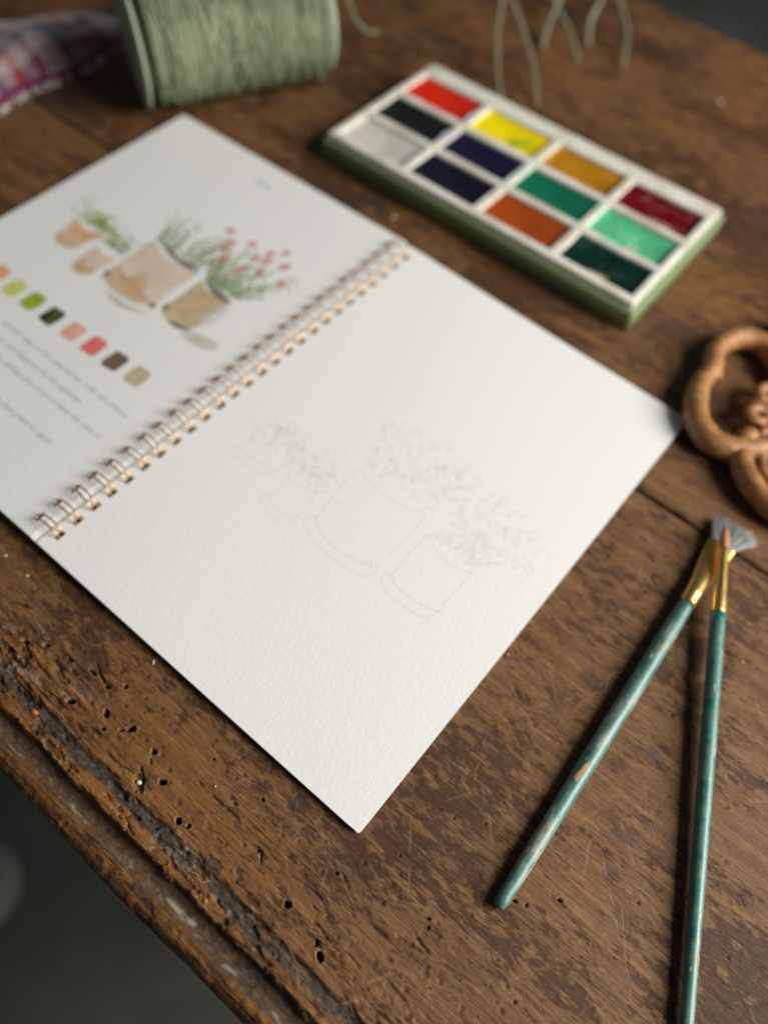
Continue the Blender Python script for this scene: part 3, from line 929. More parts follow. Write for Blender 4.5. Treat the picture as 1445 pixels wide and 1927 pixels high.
for i in range(230):
    t = rnd.random(); bx = 103.5 + 16 * rnd.random(); a = 1.25 - (bx - 110) / 10 * 0.45 + rnd.gauss(0, .3); L = 0.5 + 32 * rnd.random() ** 0.9
    x, y = bx + math.cos(a) * L, 94.5 + math.sin(a) * L
    if x > 139: continue
    L4.append(leaf(x, y, a + rnd.gauss(0, .9), rnd.uniform(1.2, 2.8), rnd.uniform(.6, 1.2)))
for i in range(12):
    bx = 105 + 14 * rnd.random(); a = 1.25 - (bx - 110) / 10 * 0.5; L = rnd.uniform(10, 30)
    L4.append(P2((bx, 94.5), (bx + math.cos(a) * L * .5 + rnd.gauss(0, .7), 94.5 + math.sin(a) * L * .5), (bx + math.cos(a) * L, 94.5 + math.sin(a) * L)))
ribbon(L4, 'sketched_leaves', pencil_far, right_page, 0.17, 'pencil outlines of small leaves above the right pot', True)
L3 = []
for i in range(210):
    bx = rnd.uniform(65, 95); a = 1.57 - (bx - 80) / 14 * 0.35 + rnd.gauss(0, .22); L = 0.5 + 29 * rnd.random()
    x, y = bx + math.cos(a) * L, 101 + math.sin(a) * L
    L3.append(leaf(x, y, a + rnd.gauss(0, .6), rnd.uniform(1.6, 3.6), rnd.uniform(.6, 1.2)))
ribbon(L3, 'sketched_leaves', pencil_far, right_page, 0.17, 'faint outlines of long leaves above the large pot', True)
L1 = []
for i in range(150):
    x, y = rnd.choice([(rnd.gauss(33, 9), rnd.gauss(91, 4)), (rnd.gauss(52, 6), rnd.gauss(88, 4.5))])
    if y < 79 or x < 12: continue
    L1.append(leaf(x, y, rnd.uniform(0, 6.28), rnd.uniform(1.6, 3.2), rnd.uniform(.8, 1.5)))
ribbon(L1, 'sketched_leaves', pencil_far, right_page, 0.18, 'faint outlines of trailing leaves at the left', True)

# ------------------------------------------------------------------ watercolour set
ps = empty('watercolour_paint_set', (12.6, 282.0, 0), math.radians(0.3))
tag(ps, 'green paint box with a white tray of twelve colours behind the notebook', 'paint set')
k = NT('green_lacquered_box')
nz = k.noise(k.coord((220, 220, 220)), 1.0, 4)
k.set(color=k.mix(nz, (0.195, 0.265, 0.115), (0.235, 0.31, 0.145)), rough=0.42, spec=0.4)
M_green = k.m
k = NT('white_tray_plastic')
nz = k.noise(k.coord((60, 90, 80)), 1.0, 5, 0.6)
k.set(color=k.mix(k.ramp(nz, [(0.42, (0, 0, 0)), (0.72, (1, 1, 1))]), (0.77, 0.755, 0.67), (0.55, 0.50, 0.39)), rough=0.38, spec=0.45)
M_white = k.m
mb = MB(); W2, H2 = 90.4, 45.6
bv_, bf_ = rbox(-W2, W2, -H2, H2, 0.05, 11.2, 2.2, 5)
bf_ = bf_[:-1]                                   # open top: a rim, then the floor the tray stands on
nn = 24
for ins, zz in ((1.9, 11.1), (2.0, 8.2)):
    b_ = len(bv_) - nn
    for q in range(nn):
        x_, y_, _z = bv_[b_ + q]
        g_ = 0.75 if ins == 1.9 else 0.05
        bv_.append((x_ - math.copysign(g_, x_), y_ - math.copysign(g_, y_), zz))
    for q in range(nn): bf_.append((b_ + q, b_ + (q + 1) % nn, b_ + nn + (q + 1) % nn, b_ + nn + q))
bf_.append(tuple(len(bv_) - nn + q for q in range(nn)))
mb.add(bv_, bf_); mb.build('box', M_green, ps)
# tray: a thick sheet with twelve rounded wells
xw = [(-84.2, -45.2), (-41.4, -2.0), (2.2, 41.2), (45.2, 84.4)]
yw = [(-39.0, -18.0), (-13.8, 7.2), (11.4, 32.8)]


def tray(x0, x1, y0, y1, ztop, zbot, depth):
    v = []; f = []
    xs = sorted({x0, x1} | {a for w in xw for a in w}); ys = sorted({y0, y1} | {a for w in yw for a in w})
    gid = {}
    def g(x, y, z):
        kk = (round(x, 4), round(y, 4), round(z, 4))
        if kk not in gid: gid[kk] = len(v); v.append((x, y, z))
        return gid[kk]
    for i in range(len(xs) - 1):
        for j in range(len(ys) - 1):
            cell = (xs[i], xs[i + 1]); cj = (ys[j], ys[j + 1])
            a, b, c, d = cell[0], cell[1], cj[0], cj[1]
            if cell in xw and cj in yw:
                s = 0.9
                zb = ztop - depth
                f += [(g(a, c, ztop), g(b, c, ztop), g(b - s, c + s, zb), g(a + s, c + s, zb)), (g(b, c, ztop), g(b, d, ztop), g(b - s, d - s, zb), g(b - s, c + s, zb)),
                      (g(b, d, ztop), g(a, d, ztop), g(a + s, d - s, zb), g(b - s, d - s, zb)), (g(a, d, ztop), g(a, c, ztop), g(a + s, c + s, zb), g(a + s, d - s, zb)),
                      (g(a + s, c + s, zb), g(b - s, c + s, zb), g(b - s, d - s, zb), g(a + s, d - s, zb))]
            else:
                f.append((g(a, c, ztop), g(b, c, ztop), g(b, d, ztop), g(a, d, ztop)))
    for i in range(len(xs) - 1):
        a, b = xs[i], xs[i + 1]
        f.append((g(a, y0, zbot), g(b, y0, zbot), g(b, y0, ztop), g(a, y0, ztop)))
        f.append((g(b, y1, zbot), g(a, y1, zbot), g(a, y1, ztop), g(b, y1, ztop)))
    for j in range(len(ys) - 1):
        a, b = ys[j], ys[j + 1]
        f.append((g(x0, b, zbot), g(x0, a, zbot), g(x0, a, ztop), g(x0, b, ztop)))
        f.append((g(x1, a, zbot), g(x1, b, zbot), g(x1, b, ztop), g(x1, a, ztop)))
    return v, f


mb = MB(); mb.add(*tray(-88.0, 88.0, -43.6, 43.2, 14.4, 8.3, 4.6))
tr_o = mb.build('tray', M_white, ps, smooth=False)
bv = tr_o.modifiers.new('soft_edges', 'BEVEL'); bv.width = 0.8 * MM; bv.segments = 4; bv.limit_method = 'ANGLE'; bv.angle_limit = math.radians(25)
for p in tr_o.data.polygons: p.use_smooth = True


def paint_mat(name, c, c2, thr=0.6, gloss=0.24):
    k = NT('paint_' + name)
    n = k.noise(k.coord((130, 130, 130)), 1.0, 4, 0.6, 0.6)
    k.set(color=k.mix(k.ramp(n, [(thr, (0, 0, 0)), (min(thr + 0.14, 1), (1, 1, 1))]), c, c2), rough=gloss, spec=0.28)
    k.bump(n, 0.5, 0.0012)
    return k.m


PAINTS = {(0, 2): ('red', (0.70, 0.022, 0.006), (0.75, 0.04, 0.015)), (1, 2): ('yellow', (0.83, 0.66, 0.004), (0.83, 0.68, 0.01)), (2, 2): ('ochre', (0.50, 0.22, 0.010), (0.58, 0.28, 0.02)), (3, 2): ('crimson', (0.24, 0.004, 0.012), (0.34, 0.09, 0.08)),
          (0, 1): ('black', (0.012, 0.014, 0.013), (0.02, 0.022, 0.02)), (1, 1): ('navy blue', (0.018, 0.016, 0.065), (0.03, 0.028, 0.09)), (2, 1): ('emerald green', (0.006, 0.17, 0.085), (0.012, 0.22, 0.11)), (3, 1): ('mint green', (0.10, 0.50, 0.25), (0.20, 0.58, 0.34)),
          (0, 0): ('white', (0.62, 0.59, 0.53), (0.54, 0.49, 0.42)), (1, 0): ('dark indigo', (0.014, 0.011, 0.030), (0.025, 0.02, 0.05)), (2, 0): ('burnt orange', (0.44, 0.075, 0.008), (0.50, 0.10, 0.015)), (3, 0): ('dark green', (0.003, 0.035, 0.022), (0.03, 0.08, 0.05))}
for (i, j), (nm, c, c2_) in PAINTS.items():
    f_ = {'crimson': 0.5, 'navy blue': 0.5, 'dark indigo': 0.6, 'dark green': 0.6, 'burnt orange': 0.72, 'ochre': 0.8, 'emerald green': 0.75, 'mint green': 0.85, 'red': 0.85, 'yellow': 0.97}.get(nm, 0.9)
    c = tuple(q * f_ for q in c); c2_ = tuple(q * (f_ + 0.08) for q in c2_)
    (a, b), (c0, d0) = xw[i], yw[j]
    s = 0.35; nx_, ny_ = 26, 14; zt = 12.1; thick = 0.9
    vv = []; ff = []; hx, hy = rnd.uniform(.3, .65), rnd.uniform(.4, .6)
    for q in range(ny_ + 1):
        for p in range(nx_ + 1):
            u, w = p / nx_, q / ny_
            x = a + s + (b - a - 2 * s) * u; y = c0 + s + (d0 - c0 - 2 * s) * w
            e = min(u, 1 - u) * (b - a); g = min(w, 1 - w) * (d0 - c0)
            m = min(e, g)
            zz = zt + 0.8 * math.exp(-m / 0.9) - 1.5 * math.exp(-(((u - hx) / .30) ** 2 + ((w - hy) / .34) ** 2)) + 0.5 * (float(fbm(np.array(x / 3.0), np.array(y / 3.0), 5 + i + 4 * j, 3)) - .5)
            x += 0.25 * math.sin(y * 1.7 + i) * (1 - min(1, e)) * 0; vv.append((x, y, zz))
    for q in range(ny_):
        for p in range(nx_):
            k0 = q * (nx_ + 1) + p
            ff.append((k0, k0 + 1, k0 + nx_ + 2, k0 + nx_ + 1))
    o = link('paint', mesh('paint', vv, ff), paint_mat(nm.replace(' ', '_'), c, c2_, 0.60 if nm not in ('crimson', 'mint green', 'dark green') else 0.55), ps)
    tag(o, nm + ' paint in its well')
# a smear of green on the yellow, dried paint on the rims
mb = MB()
def smear(name, x, y, z, rx, ry, rot, mat):
    v = [(x, y, z + 0.25)]; f = []
    n = 14
    for k in range(n):
        a = 2 * math.pi * k / n; r = rnd.uniform(.7, 1.15)
        px, q = math.cos(a) * rx * r, math.sin(a) * ry * r
        v.append((x + px * math.cos(rot) - q * math.sin(rot), y + px * math.sin(rot) + q * math.cos(rot), z))
    for k in range(n): f.append((0, 1 + k, 1 + (k + 1) % n))
    o = link(name, mesh(name, v, f), mat, ps)
    return o
tag(smear('paint_smear', -14.5, 20.5, 11.95, 6.0, 3.0, 0.5, paint_mat('green_on_yellow', (0.33, 0.52, 0.01), (0.50, 0.58, 0.01))), 'green streak in the yellow paint')
tag(smear('paint_smear', 68, -9.2, 12.4, 4.5, 1.2, 0.3, paint_mat('pale_smear', (0.55, 0.62, 0.42), (0.66, 0.56, 0.38))), 'pale dried streak on the mint paint')
tag(smear('paint_smear', 66, -36.4, 12.75, 5, .8, 0.1, paint_mat('ochre_smear', (0.58, 0.42, 0.25), (0.5, 0.36, 0.2))), 'ochre stain on the dark green well')
tag(smear('paint_smear', 70, 15.2, 12.4, 7, 1.0, 0.05, paint_mat('pink_smear', (0.45, 0.22, 0.18), (0.55, 0.34, 0.26))), 'pinkish dried streak in the crimson well')

for (x, y, rx, ry, ro_, c_) in [(-43.4, 17, 2.0, 6, .1, (0.56, 0.60, 0.68)), (-43.6, -4, 1.9, 7, 0, (0.50, 0.55, 0.66)), (-30, 9.3, 7, 1.7, 0, (0.72, 0.68, 0.40)), (-62, 9.2, 9, 1.6, .02, (0.68, 0.55, 0.50)),
                             (0.0, 20, 1.7, 7, 0, (0.76, 0.66, 0.36)), (0.2, -3, 1.6, 6, 0, (0.48, 0.66, 0.58)), (20, -16, 9, 1.7, 0, (0.66, 0.54, 0.44)), (43.3, 2, 1.8, 7, 0, (0.50, 0.70, 0.58)),
                             (43.4, -28, 1.7, 6, .05, (0.70, 0.52, 0.42)), (66, 9.2, 10, 1.6, 0, (0.62, 0.46, 0.42)), (60, -16, 8, 1.7, 0, (0.46, 0.62, 0.50)), (43.2, 24, 1.8, 6, 0, (0.72, 0.58, 0.40)), (-60, -16, 9, 1.8, 0, (0.64, 0.60, 0.50))]:
    smear('paint_stain', x, y, 14.43, rx, ry, ro_, mat_simple('tinted_stain', c_, .45, 0, .15, 300)).data.vertices[0].co.z -= 0.22 * MM

# ------------------------------------------------------------------ brushes
k = NT('worn_teal_enamel')
n1 = k.noise(k.coord((150, 110, 150)), 1.0, 7, 0.75)
n2_ = k.noise(k.coord((420, 420, 420)), 1.0, 3, 0.6)
c = k.mix(k.ramp(n1, [(0.35, (0, 0, 0)), (0.68, (1, 1, 1))]), (0.008, 0.130, 0.100), (0.040, 0.210, 0.170))
c = k.mix(k.math('MULTIPLY', k.ramp(n1, [(0.40, (0, 0, 0)), (0.66, (1, 1, 1))]), 0.50), c, (0.26, 0.31, 0.265))
c = k.mix(k.ramp(n2_, [(0.70, (0, 0, 0)), (0.735, (1, 1, 1))]), c, (0.42, 0.26, 0.12))
k.set(color=c, rough=k.ramp(n1, [(0.3, (0.36,) * 3), (0.7, (0.52,) * 3)]), spec=0.8)
k.bump(n1, 0.35, 0.0004)
M_teal = k.m
k = NT('faded_teal_enamel')
n1 = k.noise(k.coord((170, 60, 170)), 1.0, 7, 0.75)
n2_ = k.noise(k.coord((520, 300, 520)), 1.0, 4, 0.65)
c = k.mix(k.ramp(n1, [(0.36, (0, 0, 0)), (0.62, (1, 1, 1))]), (0.012, 0.130, 0.105), (0.13, 0.25, 0.215))
c = k.mix(k.math('MULTIPLY', k.ramp(n1, [(0.52, (0, 0, 0)), (0.60, (1, 1, 1))]), 0.6), c, (0.36, 0.36, 0.29))
c = k.mix(k.math('MULTIPLY', k.ramp(n2_, [(0.60, (0, 0, 0)), (0.64, (1, 1, 1))]), 0.7), c, (0.10, 0.085, 0.085))
c = k.mix(k.ramp(n2_, [(0.69, (0, 0, 0)), (0.71, (1, 1, 1))]), c, (0.50, 0.33, 0.14))
k.set(color=c, rough=k.ramp(n1, [(0.3, (0.34,) * 3), (0.7, (0.55,) * 3)]), spec=0.8)
k.bump(n1, 0.5, 0.0005)
M_teal_faded = k.m
M_gold = mat_simple('brass_ferrule', (0.86, 0.58, 0.19), 0.36, 1.0, 0.15, 250, bump=0.15, bdist=0.0003)
M_bare = mat_simple('bare_handle_wood', (0.50, 0.30, 0.14), 0.75, 0, 0.25, 900, 0.2, 0.4, 0.0003)
k = NT('grey_bristle_highlights')
gi = k.n('ShaderNodeNewGeometry')
k.set(color=k.ramp(gi.outputs['Random Per Island'], [(0.0, (0.05, 0.055, 0.06)), (0.45, (0.22, 0.235, 0.24)), (0.7, (0.50, 0.52, 0.51)), (1.0, (0.72, 0.73, 0.70))]), rough=0.4, spec=0.5)  # near-white hairs paint the tuft's highlight streaks among the grey ones
M_bristle = k.m
M_sable = mat_simple('orange_brown_hair', (0.50, 0.215, 0.095), 0.5, 0, 0.3, 800, 0.4, 0.5, 0.0003)


def lerp_path(a, b, n): return [Vector(a).lerp(Vector(b), i / n) for i in range(n + 1)]


# fan brush
fb = empty('fan_brush', (190.9, 10.7, 0))
tag(fb, 'worn teal fan brush with gold ferrule and splayed grey bristles, lying underneath', 'paintbrush', 'worn teal paintbrushes')
O = Vector((190.9, 10.7, 0))
a0 = Vector((191.6, 10.8, 2.4)) - O; a1 = Vector((187.5, 133.6, 3.25)) - O
pts = lerp_path(a0, a1, 48); rr = []
for i in range(49):
    t = i / 48
    r = 2.15 + 0.90 * math.sin(min(1, t / 0.8) * math.pi / 2) - 0.30 * max(0, (t - .8) / .2)
    if t < 0.02: r = 1.7 + (t / 0.02) * 0.4
    rr.append(r)
mb = MB(); mb.add(*tube(pts, rr, 18)); handle1 = mb.build('handle', M_teal_faded, fb)


def chip_on(handle, path, radii, t, ang, L, W, name='bare_patch', mat=None, lift=0.06):
    """patch of bare wood wrapped round the handle"""
    n = len(path) - 1
    v = []; f = []
    ax = (path[-1] - path[0]).normalized(); up = Vector((0, 0, 1)); u = (up - ax * up.dot(ax)).normalized(); w = ax.cross(u)
    m = 16
    Lt = (path[-1] - path[0]).length
    def P(s, q):
        tt = min(max(t + s / Lt, 0), 1); i = min(int(tt * n), n - 1); fr = tt * n - i
        r = radii[i] * (1 - fr) + radii[i + 1] * fr + lift
        al = ang + q / r
        return path[i].lerp(path[i + 1], fr) + u * (math.cos(al) * r) + w * (math.sin(al) * r)
    v.append(P(0, 0))
    for k in range(m):
        a = 2 * math.pi * k / m; j = rnd.uniform(.7, 1.15)
        v.append(P(math.cos(a) * L * j * .5, math.sin(a) * W * j * .5))
        f.append((0, 1 + k, 1 + (k + 1) % m))
    return link(name, mesh(name, v, f), mat or M_bare, handle)


chip_on(handle1, pts, rr, 0.385, -0.1, 7.5, 1.7); chip_on(handle1, pts, rr, 0.37, -0.45, 3.5, .8)
chip_on(handle1, pts, rr, 0.82, 0.15, 3.0, 1.1, mat=mat_simple('ochre_paint_spot', (0.46, 0.25, 0.06), .5))
M_cream_fleck = mat_simple('cream_fleck', (0.62, 0.50, 0.24), .5)
chip_on(handle1, pts, rr, 0.775, -0.35, 2.2, .8, mat=M_cream_fleck); chip_on(handle1, pts, rr, 0.788, -0.55, .8, .6, mat=M_cream_fleck)
chip_on(handle1, pts, rr, 0.62, 0.1, 1.6, .7); chip_on(handle1, pts, rr, 0.605, -0.5, 2.0, .4)
for i in range(9):
    chip_on(handle1, pts, rr, rnd.uniform(.06, .95), rnd.uniform(-.9, .7), rnd.uniform(.8, 2.6), rnd.uniform(.3, .8), mat=rnd.choice([M_bare, M_bare, M_cream_fleck]))
# ferrule: round at the handle, pressed flat at the fan
v = []; f = []; S = 26
fdir = Vector((-0.010, 1, 0)); ns = 30
for i in range(ns + 1):
    t = i / ns
    y = 132.6 - O.y + t * 32.6; x = 187.55 - O.x - 1.2 * t; z = 3.25 - 1.0 * sstep(0.15, 0.8, t)
    e = sstep(0.10, 1.0, t)
    rx_ = 2.95 * (1 - e) + 5.2 * e; rz_ = 2.95 * (1 - e) + 0.85 * e
    bump_ = 0.14 * sum(math.exp(-((t - q) / 0.012) ** 2) for q in (0.16, 0.20)) + 0.10 * math.exp(-(t / .02) ** 2)
    for kk in range(S):
        a = 2 * math.pi * kk / S
        v.append((x + math.cos(a) * (rx_ + bump_), y, z + math.sin(a) * (rz_ + bump_)))
for i in range(ns):
    for kk in range(S):
        f.append((i * S + kk, i * S + (kk + 1) % S, (i + 1) * S + (kk + 1) % S, (i + 1) * S + kk))
f.append(tuple(range(S))); f.append(tuple(ns * S + q for q in range(S - 1, -1, -1)))
mb = MB(); mb.add(v, f); mb.build('ferrule', M_gold, fb)
mb = MB()
clumps = [(rnd.uniform(-1, 1), rnd.gauss(0, .06), rnd.uniform(-1.2, 1.2)) for _ in range(26)]
for i in range(560):
    cu_, ca_, cl_ = clumps[i % 26]
    u = max(-1, min(1, cu_ + rnd.gauss(0, .07)))
    L = rnd.uniform(11.0, 13.4) - 1.8 * abs(u) + cl_
    b0 = Vector((186.3 - O.x + u * 4.5, 164.2 - O.y, 2.2 + rnd.gauss(0, .28)))
    an = u * 0.50 + ca_ + rnd.gauss(0, .05) + 0.03
    tip = b0 + Vector((math.sin(an) * L, math.cos(an) * L, rnd.gauss(-0.1, .8)))
    tip.z = max(tip.z, 0.3)
    mid = b0.lerp(tip, .5) + Vector((-u * .5 + rnd.gauss(0, .12), rnd.gauss(0, .1), 0.25))
    mb.add(*tube([b0, mid, tip], [0.11, 0.10, 0.04], 4, False))
tag(mb.build('bristles', M_bristle, fb), kind='stuff')

# round brush resting on the fan brush's ferrule
rb = empty('round_brush', (254, 0, 0))
tag(rb, 'thin teal round brush with pointed orange-brown tip, crossing over the fan brush', 'paintbrush', 'worn teal paintbrushes')
O = Vector((254, 0, 0))
b0 = Vector((255.6, 2.8, 1.9)) - O; b1 = Vector((197.5, 136.5, 5.4)) - O
pts = lerp_path(b0, b1, 52); rr = []
for i in range(53):
    t = i / 52
    r = 1.60 + 1.0 * math.sin(min(1, t / 0.9) * math.pi / 2) - 0.12 * max(0, (t - .9) / .1)
    if t < 0.02: r = 1.0 + (t / 0.02) * 0.4
    rr.append(r)
mb = MB(); mb.add(*tube(pts, rr, 18)); handle2 = mb.build('handle', M_teal, rb)
chip_on(handle2, pts, rr, 0.24, 0.6, 4.0, .8); chip_on(handle2, pts, rr, 0.40, -0.2, 1.2, .5)
chip_on(handle2, pts, rr, 0.80, -0.1, 3.0, 1.0, mat=mat_simple('grey_paint_spot', (0.32, 0.36, 0.34), .5))
for i in range(9):
    chip_on(handle2, pts, rr, rnd.uniform(.12, .95), rnd.uniform(-.9, .7), rnd.uniform(.8, 2.4), rnd.uniform(.3, .7), mat=rnd.choice([M_bare, M_cream_fleck]))
f1 = Vector((187.3, 160.4, 6.6)) - O
P = lerp_path(b1 + (b1 - f1).normalized() * 0.6, f1, 24)
R_ = []
for i in range(25):
    t = i / 24
    R_.append(2.5 * (1 - t) + 1.55 * t + 0.16 * sum(math.exp(-((t - q) / 0.018) ** 2) for q in (0.10, 0.17, 0.24)))
mb = MB(); mb.add(*tube(P, R_, 20)); mb.build('ferrule', M_gold, rb)
tp = Vector((183.2, 169.6, 6.8)) - O
d_ = (tp - f1)
P = [f1 + d_ * t for t in (-0.03, 0.0, .15, .3, .45, .6, .75, .88, .97, 1.02)]
P[-1] += Vector((0.25, 0, 0.1))
mb = MB(); mb.add(*tube(P, [1.3, 1.4, 1.6, 1.75, 1.72, 1.45, 1.0, .55, .22, .04], 16)); mb.build('bristles', M_sable, rb)

# ------------------------------------------------------------------ carved wooden ornament at the right
k = NT('carved_warm_wood')
g_ = k.noise(k.coord((90, 700, 300), (0, 0, 0.8)), 1.0, 6, 0.7, 0.4)
w_ = k.noise(k.coord((110, 110, 110)), 1.0, 5, 0.65)
c = k.ramp(g_, [(0.3, (0.17, 0.068, 0.020)), (0.5, (0.39, 0.180, 0.062)), (0.72, (0.56, 0.29, 0.115))])
c = k.mix(k.math('MULTIPLY', k.ramp(w_, [(0.5, (0, 0, 0)), (0.68, (1, 1, 1))]), 0.6), c, (0.11, 0.045, 0.016))
k.set(color=c, rough=k.ramp(w_, [(0.35, (0.28,) * 3), (0.65, (0.5,) * 3)]), spec=0.5)
k.bump(k.math('ADD', g_, w_), 0.6, 0.0007)
M_carved = k.m
cv = empty('carved_wooden_ornament', (174.8, 229.6, 0))
cv.scale = (1, 1, 1.0)
tag(cv, 'carved light brown wooden ornament with looping lobes beside the notebook corner', 'ornament')
O = Vector((172, 228, 0))
def cpath(pts, n=8, closed=False): return [p - O for p in catmull([Vector(p) for p in pts], n, closed)]
def carved(name, pts, r, flat=1.0, closed=False, sides=16, mat=None):
    P = cpath(pts, 14, closed)
    rad = r if not hasattr(r, '__len__') else list(np.interp(np.linspace(0, 1, len(P)), np.linspace(0, 1, len(r)), r))
    mb = MB(); mb.add(*tube(P, rad, sides, True, flat, closed))
    out = []
    for (x_, y_, z_) in mb.v:                # knife facets and worn edges
        j_ = (float(vn(x_ / 2.6 + z_ / 3, y_ / 2.6, 3)) - .5) * 0.6 + (float(vn(x_ / 1.1, y_ / 1.1 + z_, 4)) - .5) * 0.35
        out.append((x_ + j_ * .6, y_ + j_ * .5, z_ + j_ * .5))
    mb.v = out
    return mb.build(name, mat or M_carved, cv)
z = 6.0
carved('lobe', [(168, 252, z), (160, 259.5, z), (151, 264.5, z), (142, 262, z), (137.2, 254, z), (137.0, 245, z), (140.3, 235.5, z), (140.0, 228, z), (142.6, 217, z), (148.6, 206.5, z), (157.5, 201.2, z), (167, 203.5, z), (174, 210, z), (180, 219, z)],
       [4.6, 4.4, 4.5, 4.8, 4.4, 4.2, 4.6, 4.2, 4.8, 5.0, 5.0, 4.8, 4.5, 4.5], 1.15)
carved('cusp', [(139, 236, 7), (142.5, 234.6, 7.4), (146.2, 232.8, 7.0)], [3.2, 2.4, .4], 1.1)
carved('lobe', [(168, 214, z), (168.8, 205, z), (173.5, 197.5, z), (182, 191, z), (194, 187.5, z), (206, 191, z), (212, 201, z), (208, 213, z), (198, 221, z)], 4.4, 1.15)
carved('ridge', [(177, 212, 5), (177.2, 206, 5.4), (181, 200.5, 5.6), (188, 197, 5.6), (197, 196.6, 5.4), (203, 203, 5)], 2.6, 1.3)
carved('petal', [(184, 216, 4), (186, 209, 5.2), (190, 203.5, 5.6), (195, 201, 4.4)], [2, 4.2, 4.4, 1.5], 0.9)
carved('lobe', [(160, 262, z), (156, 271, z), (157, 282, z), (166, 291, z), (179, 294, z), (192, 289, z), (198, 277, z), (193, 265, z)], [4.4, 4.6, 5.2, 5.2, 5, 4.8, 4.5, 4.4], 1.15)
carved('lobe', [(196, 258, z), (208, 262, z), (220, 258, z), (227, 246, z), (226, 232, z), (217, 221, z), (204, 219, z)], 4.6, 1.15)
carved('stem', [(170, 250, 4), (178, 243, 5), (186, 238, 5.4), (194, 232, 5), (202, 224, 4)], [4, 5, 6.5, 5, 4], 0.75)
carved('stem', [(182, 220, 4), (186, 230, 5), (190, 242, 5), (196, 258, 4)], [4, 5, 5, 4], 0.75)
# scrolling leaves round the centre
for (pp, rr_) in [([(166, 244, 6), (162.5, 241, 7.5), (161.0, 236.5, 8), (163.6, 233.6, 8.4), (167, 235, 8.6), (167.2, 238.6, 8.4)], [2.6, 2.5, 2.3, 2.1, 1.8, 1.2]),
                  ([(170, 230, 6), (165.5, 229.0, 7), (162.8, 225.2, 7.6), (164.6, 221.6, 7.8), (168.6, 221.8, 8), (170, 225, 7.6)], [2.8, 2.6, 2.4, 2.3, 2.0, 1.4]),
                  ([(176, 224, 6), (172.6, 220.2, 7), (172.2, 216.4, 7), (175.6, 214.6, 7)], [2.8, 2.6, 2.2, 1.2]),
                  ([(168, 246, 5), (174, 240, 7), (177, 232, 8), (176, 224, 7)], [3.4, 4.0, 4.2, 3.0]),
                  ([(160, 231.5, 5), (163, 230.8, 7), (167.5, 230.6, 8), (171, 232, 7.6)], [1.6, 2.2, 2.2, 1.6])]:
    carved('scroll', pp, rr_, 1.0, False, 12)
mb = MB()
for i in range(9):
    a = i * 0.7
    mb.add(*tube([Vector((183 + 1.5 * math.cos(a), 237 + 1.5 * math.sin(a), 9)) - O, Vector((183 + 5 * math.cos(a), 237 + 5 * math.sin(a), 10.2)) - O, Vector((183 + 8 * math.cos(a), 237 + 8 * math.sin(a), 8)) - O], [1.2, 2.4, 1.2], 10))
mb.build('rosette', M_carved, cv)

# ------------------------------------------------------------------ spool of green twine
sp_th = math.radians(62)
A_ = Vector((math.cos(sp_th), math.sin(sp_th), 0))
B0 = Vector((-178.0, 205.2, 0)); RAD = 30.6; LEN = 101.0
sp = empty('twine_spool', tuple(B0))
tag(sp, 'spool wound with sage green twine lying on its side at the top', 'spool')
E_ = Vector((-A_.y, A_.x, 0)); C0 = Vector((0, 0, RAD))
M_tube = mat_simple('sage_tube_card', (0.33, 0.40, 0.29), 0.7, 0, 0.15, 120, 0.3)
mb = MB(); mb.add(*lathe([(9.0, 0.0), (29.6, 0.0), (30.4, 0.5), (30.4, 1.6), (29.9, 2.0), (22.0, 2.1), (22.0, 97.5), (26.6, 98.2), (27.2, 98.6), (27.2, 99.6), (26.6, LEN), (9.0, LEN), (9.0, 0.0)], 64, C0, A_))
mb.build('tube', M_tube, sp)
k = NT('sage_green_twine')
tn = k.noise(k.coord((90, 90, 90)), 1.0, 4, 0.6)
tn2 = k.noise(k.coord((420, 420, 420)), 1.0, 3, 0.6)
gi = k.n('ShaderNodeNewGeometry')
c = k.mix(k.ramp(tn, [(0.35, (0, 0, 0)), (0.7, (1, 1, 1))]), (0.085, 0.115, 0.060), (0.225, 0.265, 0.145))
c = k.mix(k.math('MULTIPLY', gi.outputs['Random Per Island'], 0.6), c, (0.33, 0.365, 0.225))
c = k.mix(k.math('MULTIPLY', k.ramp(tn2, [(0.55, (0, 0, 0)), (0.75, (1, 1, 1))]), 0.3), c, (0.46, 0.48, 0.34))
k.set(color=c, rough=0.6, spec=0.3)
k.bump(tn2, 0.4, 0.0005)
M_twine = k.m
mb = MB(); mb.add(*lathe([(22.2, 6.6), (27.6, 7.0), (28.5, 8.5), (28.9, 50), (28.6, 92), (28.2, 96.8), (22.2, 97.4)], 56, C0, A_))
core = mb.build('winding', M_twine, sp)
mb = MB()
for i in range(150):
    if i < 82:
        s0 = 8 + 89 * i / 82 + rnd.gauss(0, .3); tilt = rnd.gauss(0, 1.0); rr0 = 29.0 + rnd.uniform(-.15, .35)
    else:
        s0 = rnd.uniform(16, 90); tilt = rnd.uniform(-16, 16); rr0 = 29.6 + rnd.uniform(0, .45)
    P = []
    ph0 = rnd.uniform(0, 6.28)
    for q in range(40):
        a = 2 * math.pi * q / 40
        s = s0 + tilt * math.sin(a + ph0)
        s = min(max(s, 7.4), 97)
        P.append(C0 + A_ * s + E_ * (math.cos(a) * rr0) + Vector((0, 0, math.sin(a) * rr0)))
        if P[-1].z < 0.6: P[-1].z = 0.6
    mb.add(*tube(P, 0.65 + rnd.random() * .4, 5, False, 1.0, True, A_))
tag(mb.build('twine', M_twine, sp, True), kind='stuff')
mb = MB()
e1 = C0 + A_ * 97 + Vector((math.sin(sp_th), -math.cos(sp_th), 0)) * 12 + Vector((0, 0, 27))
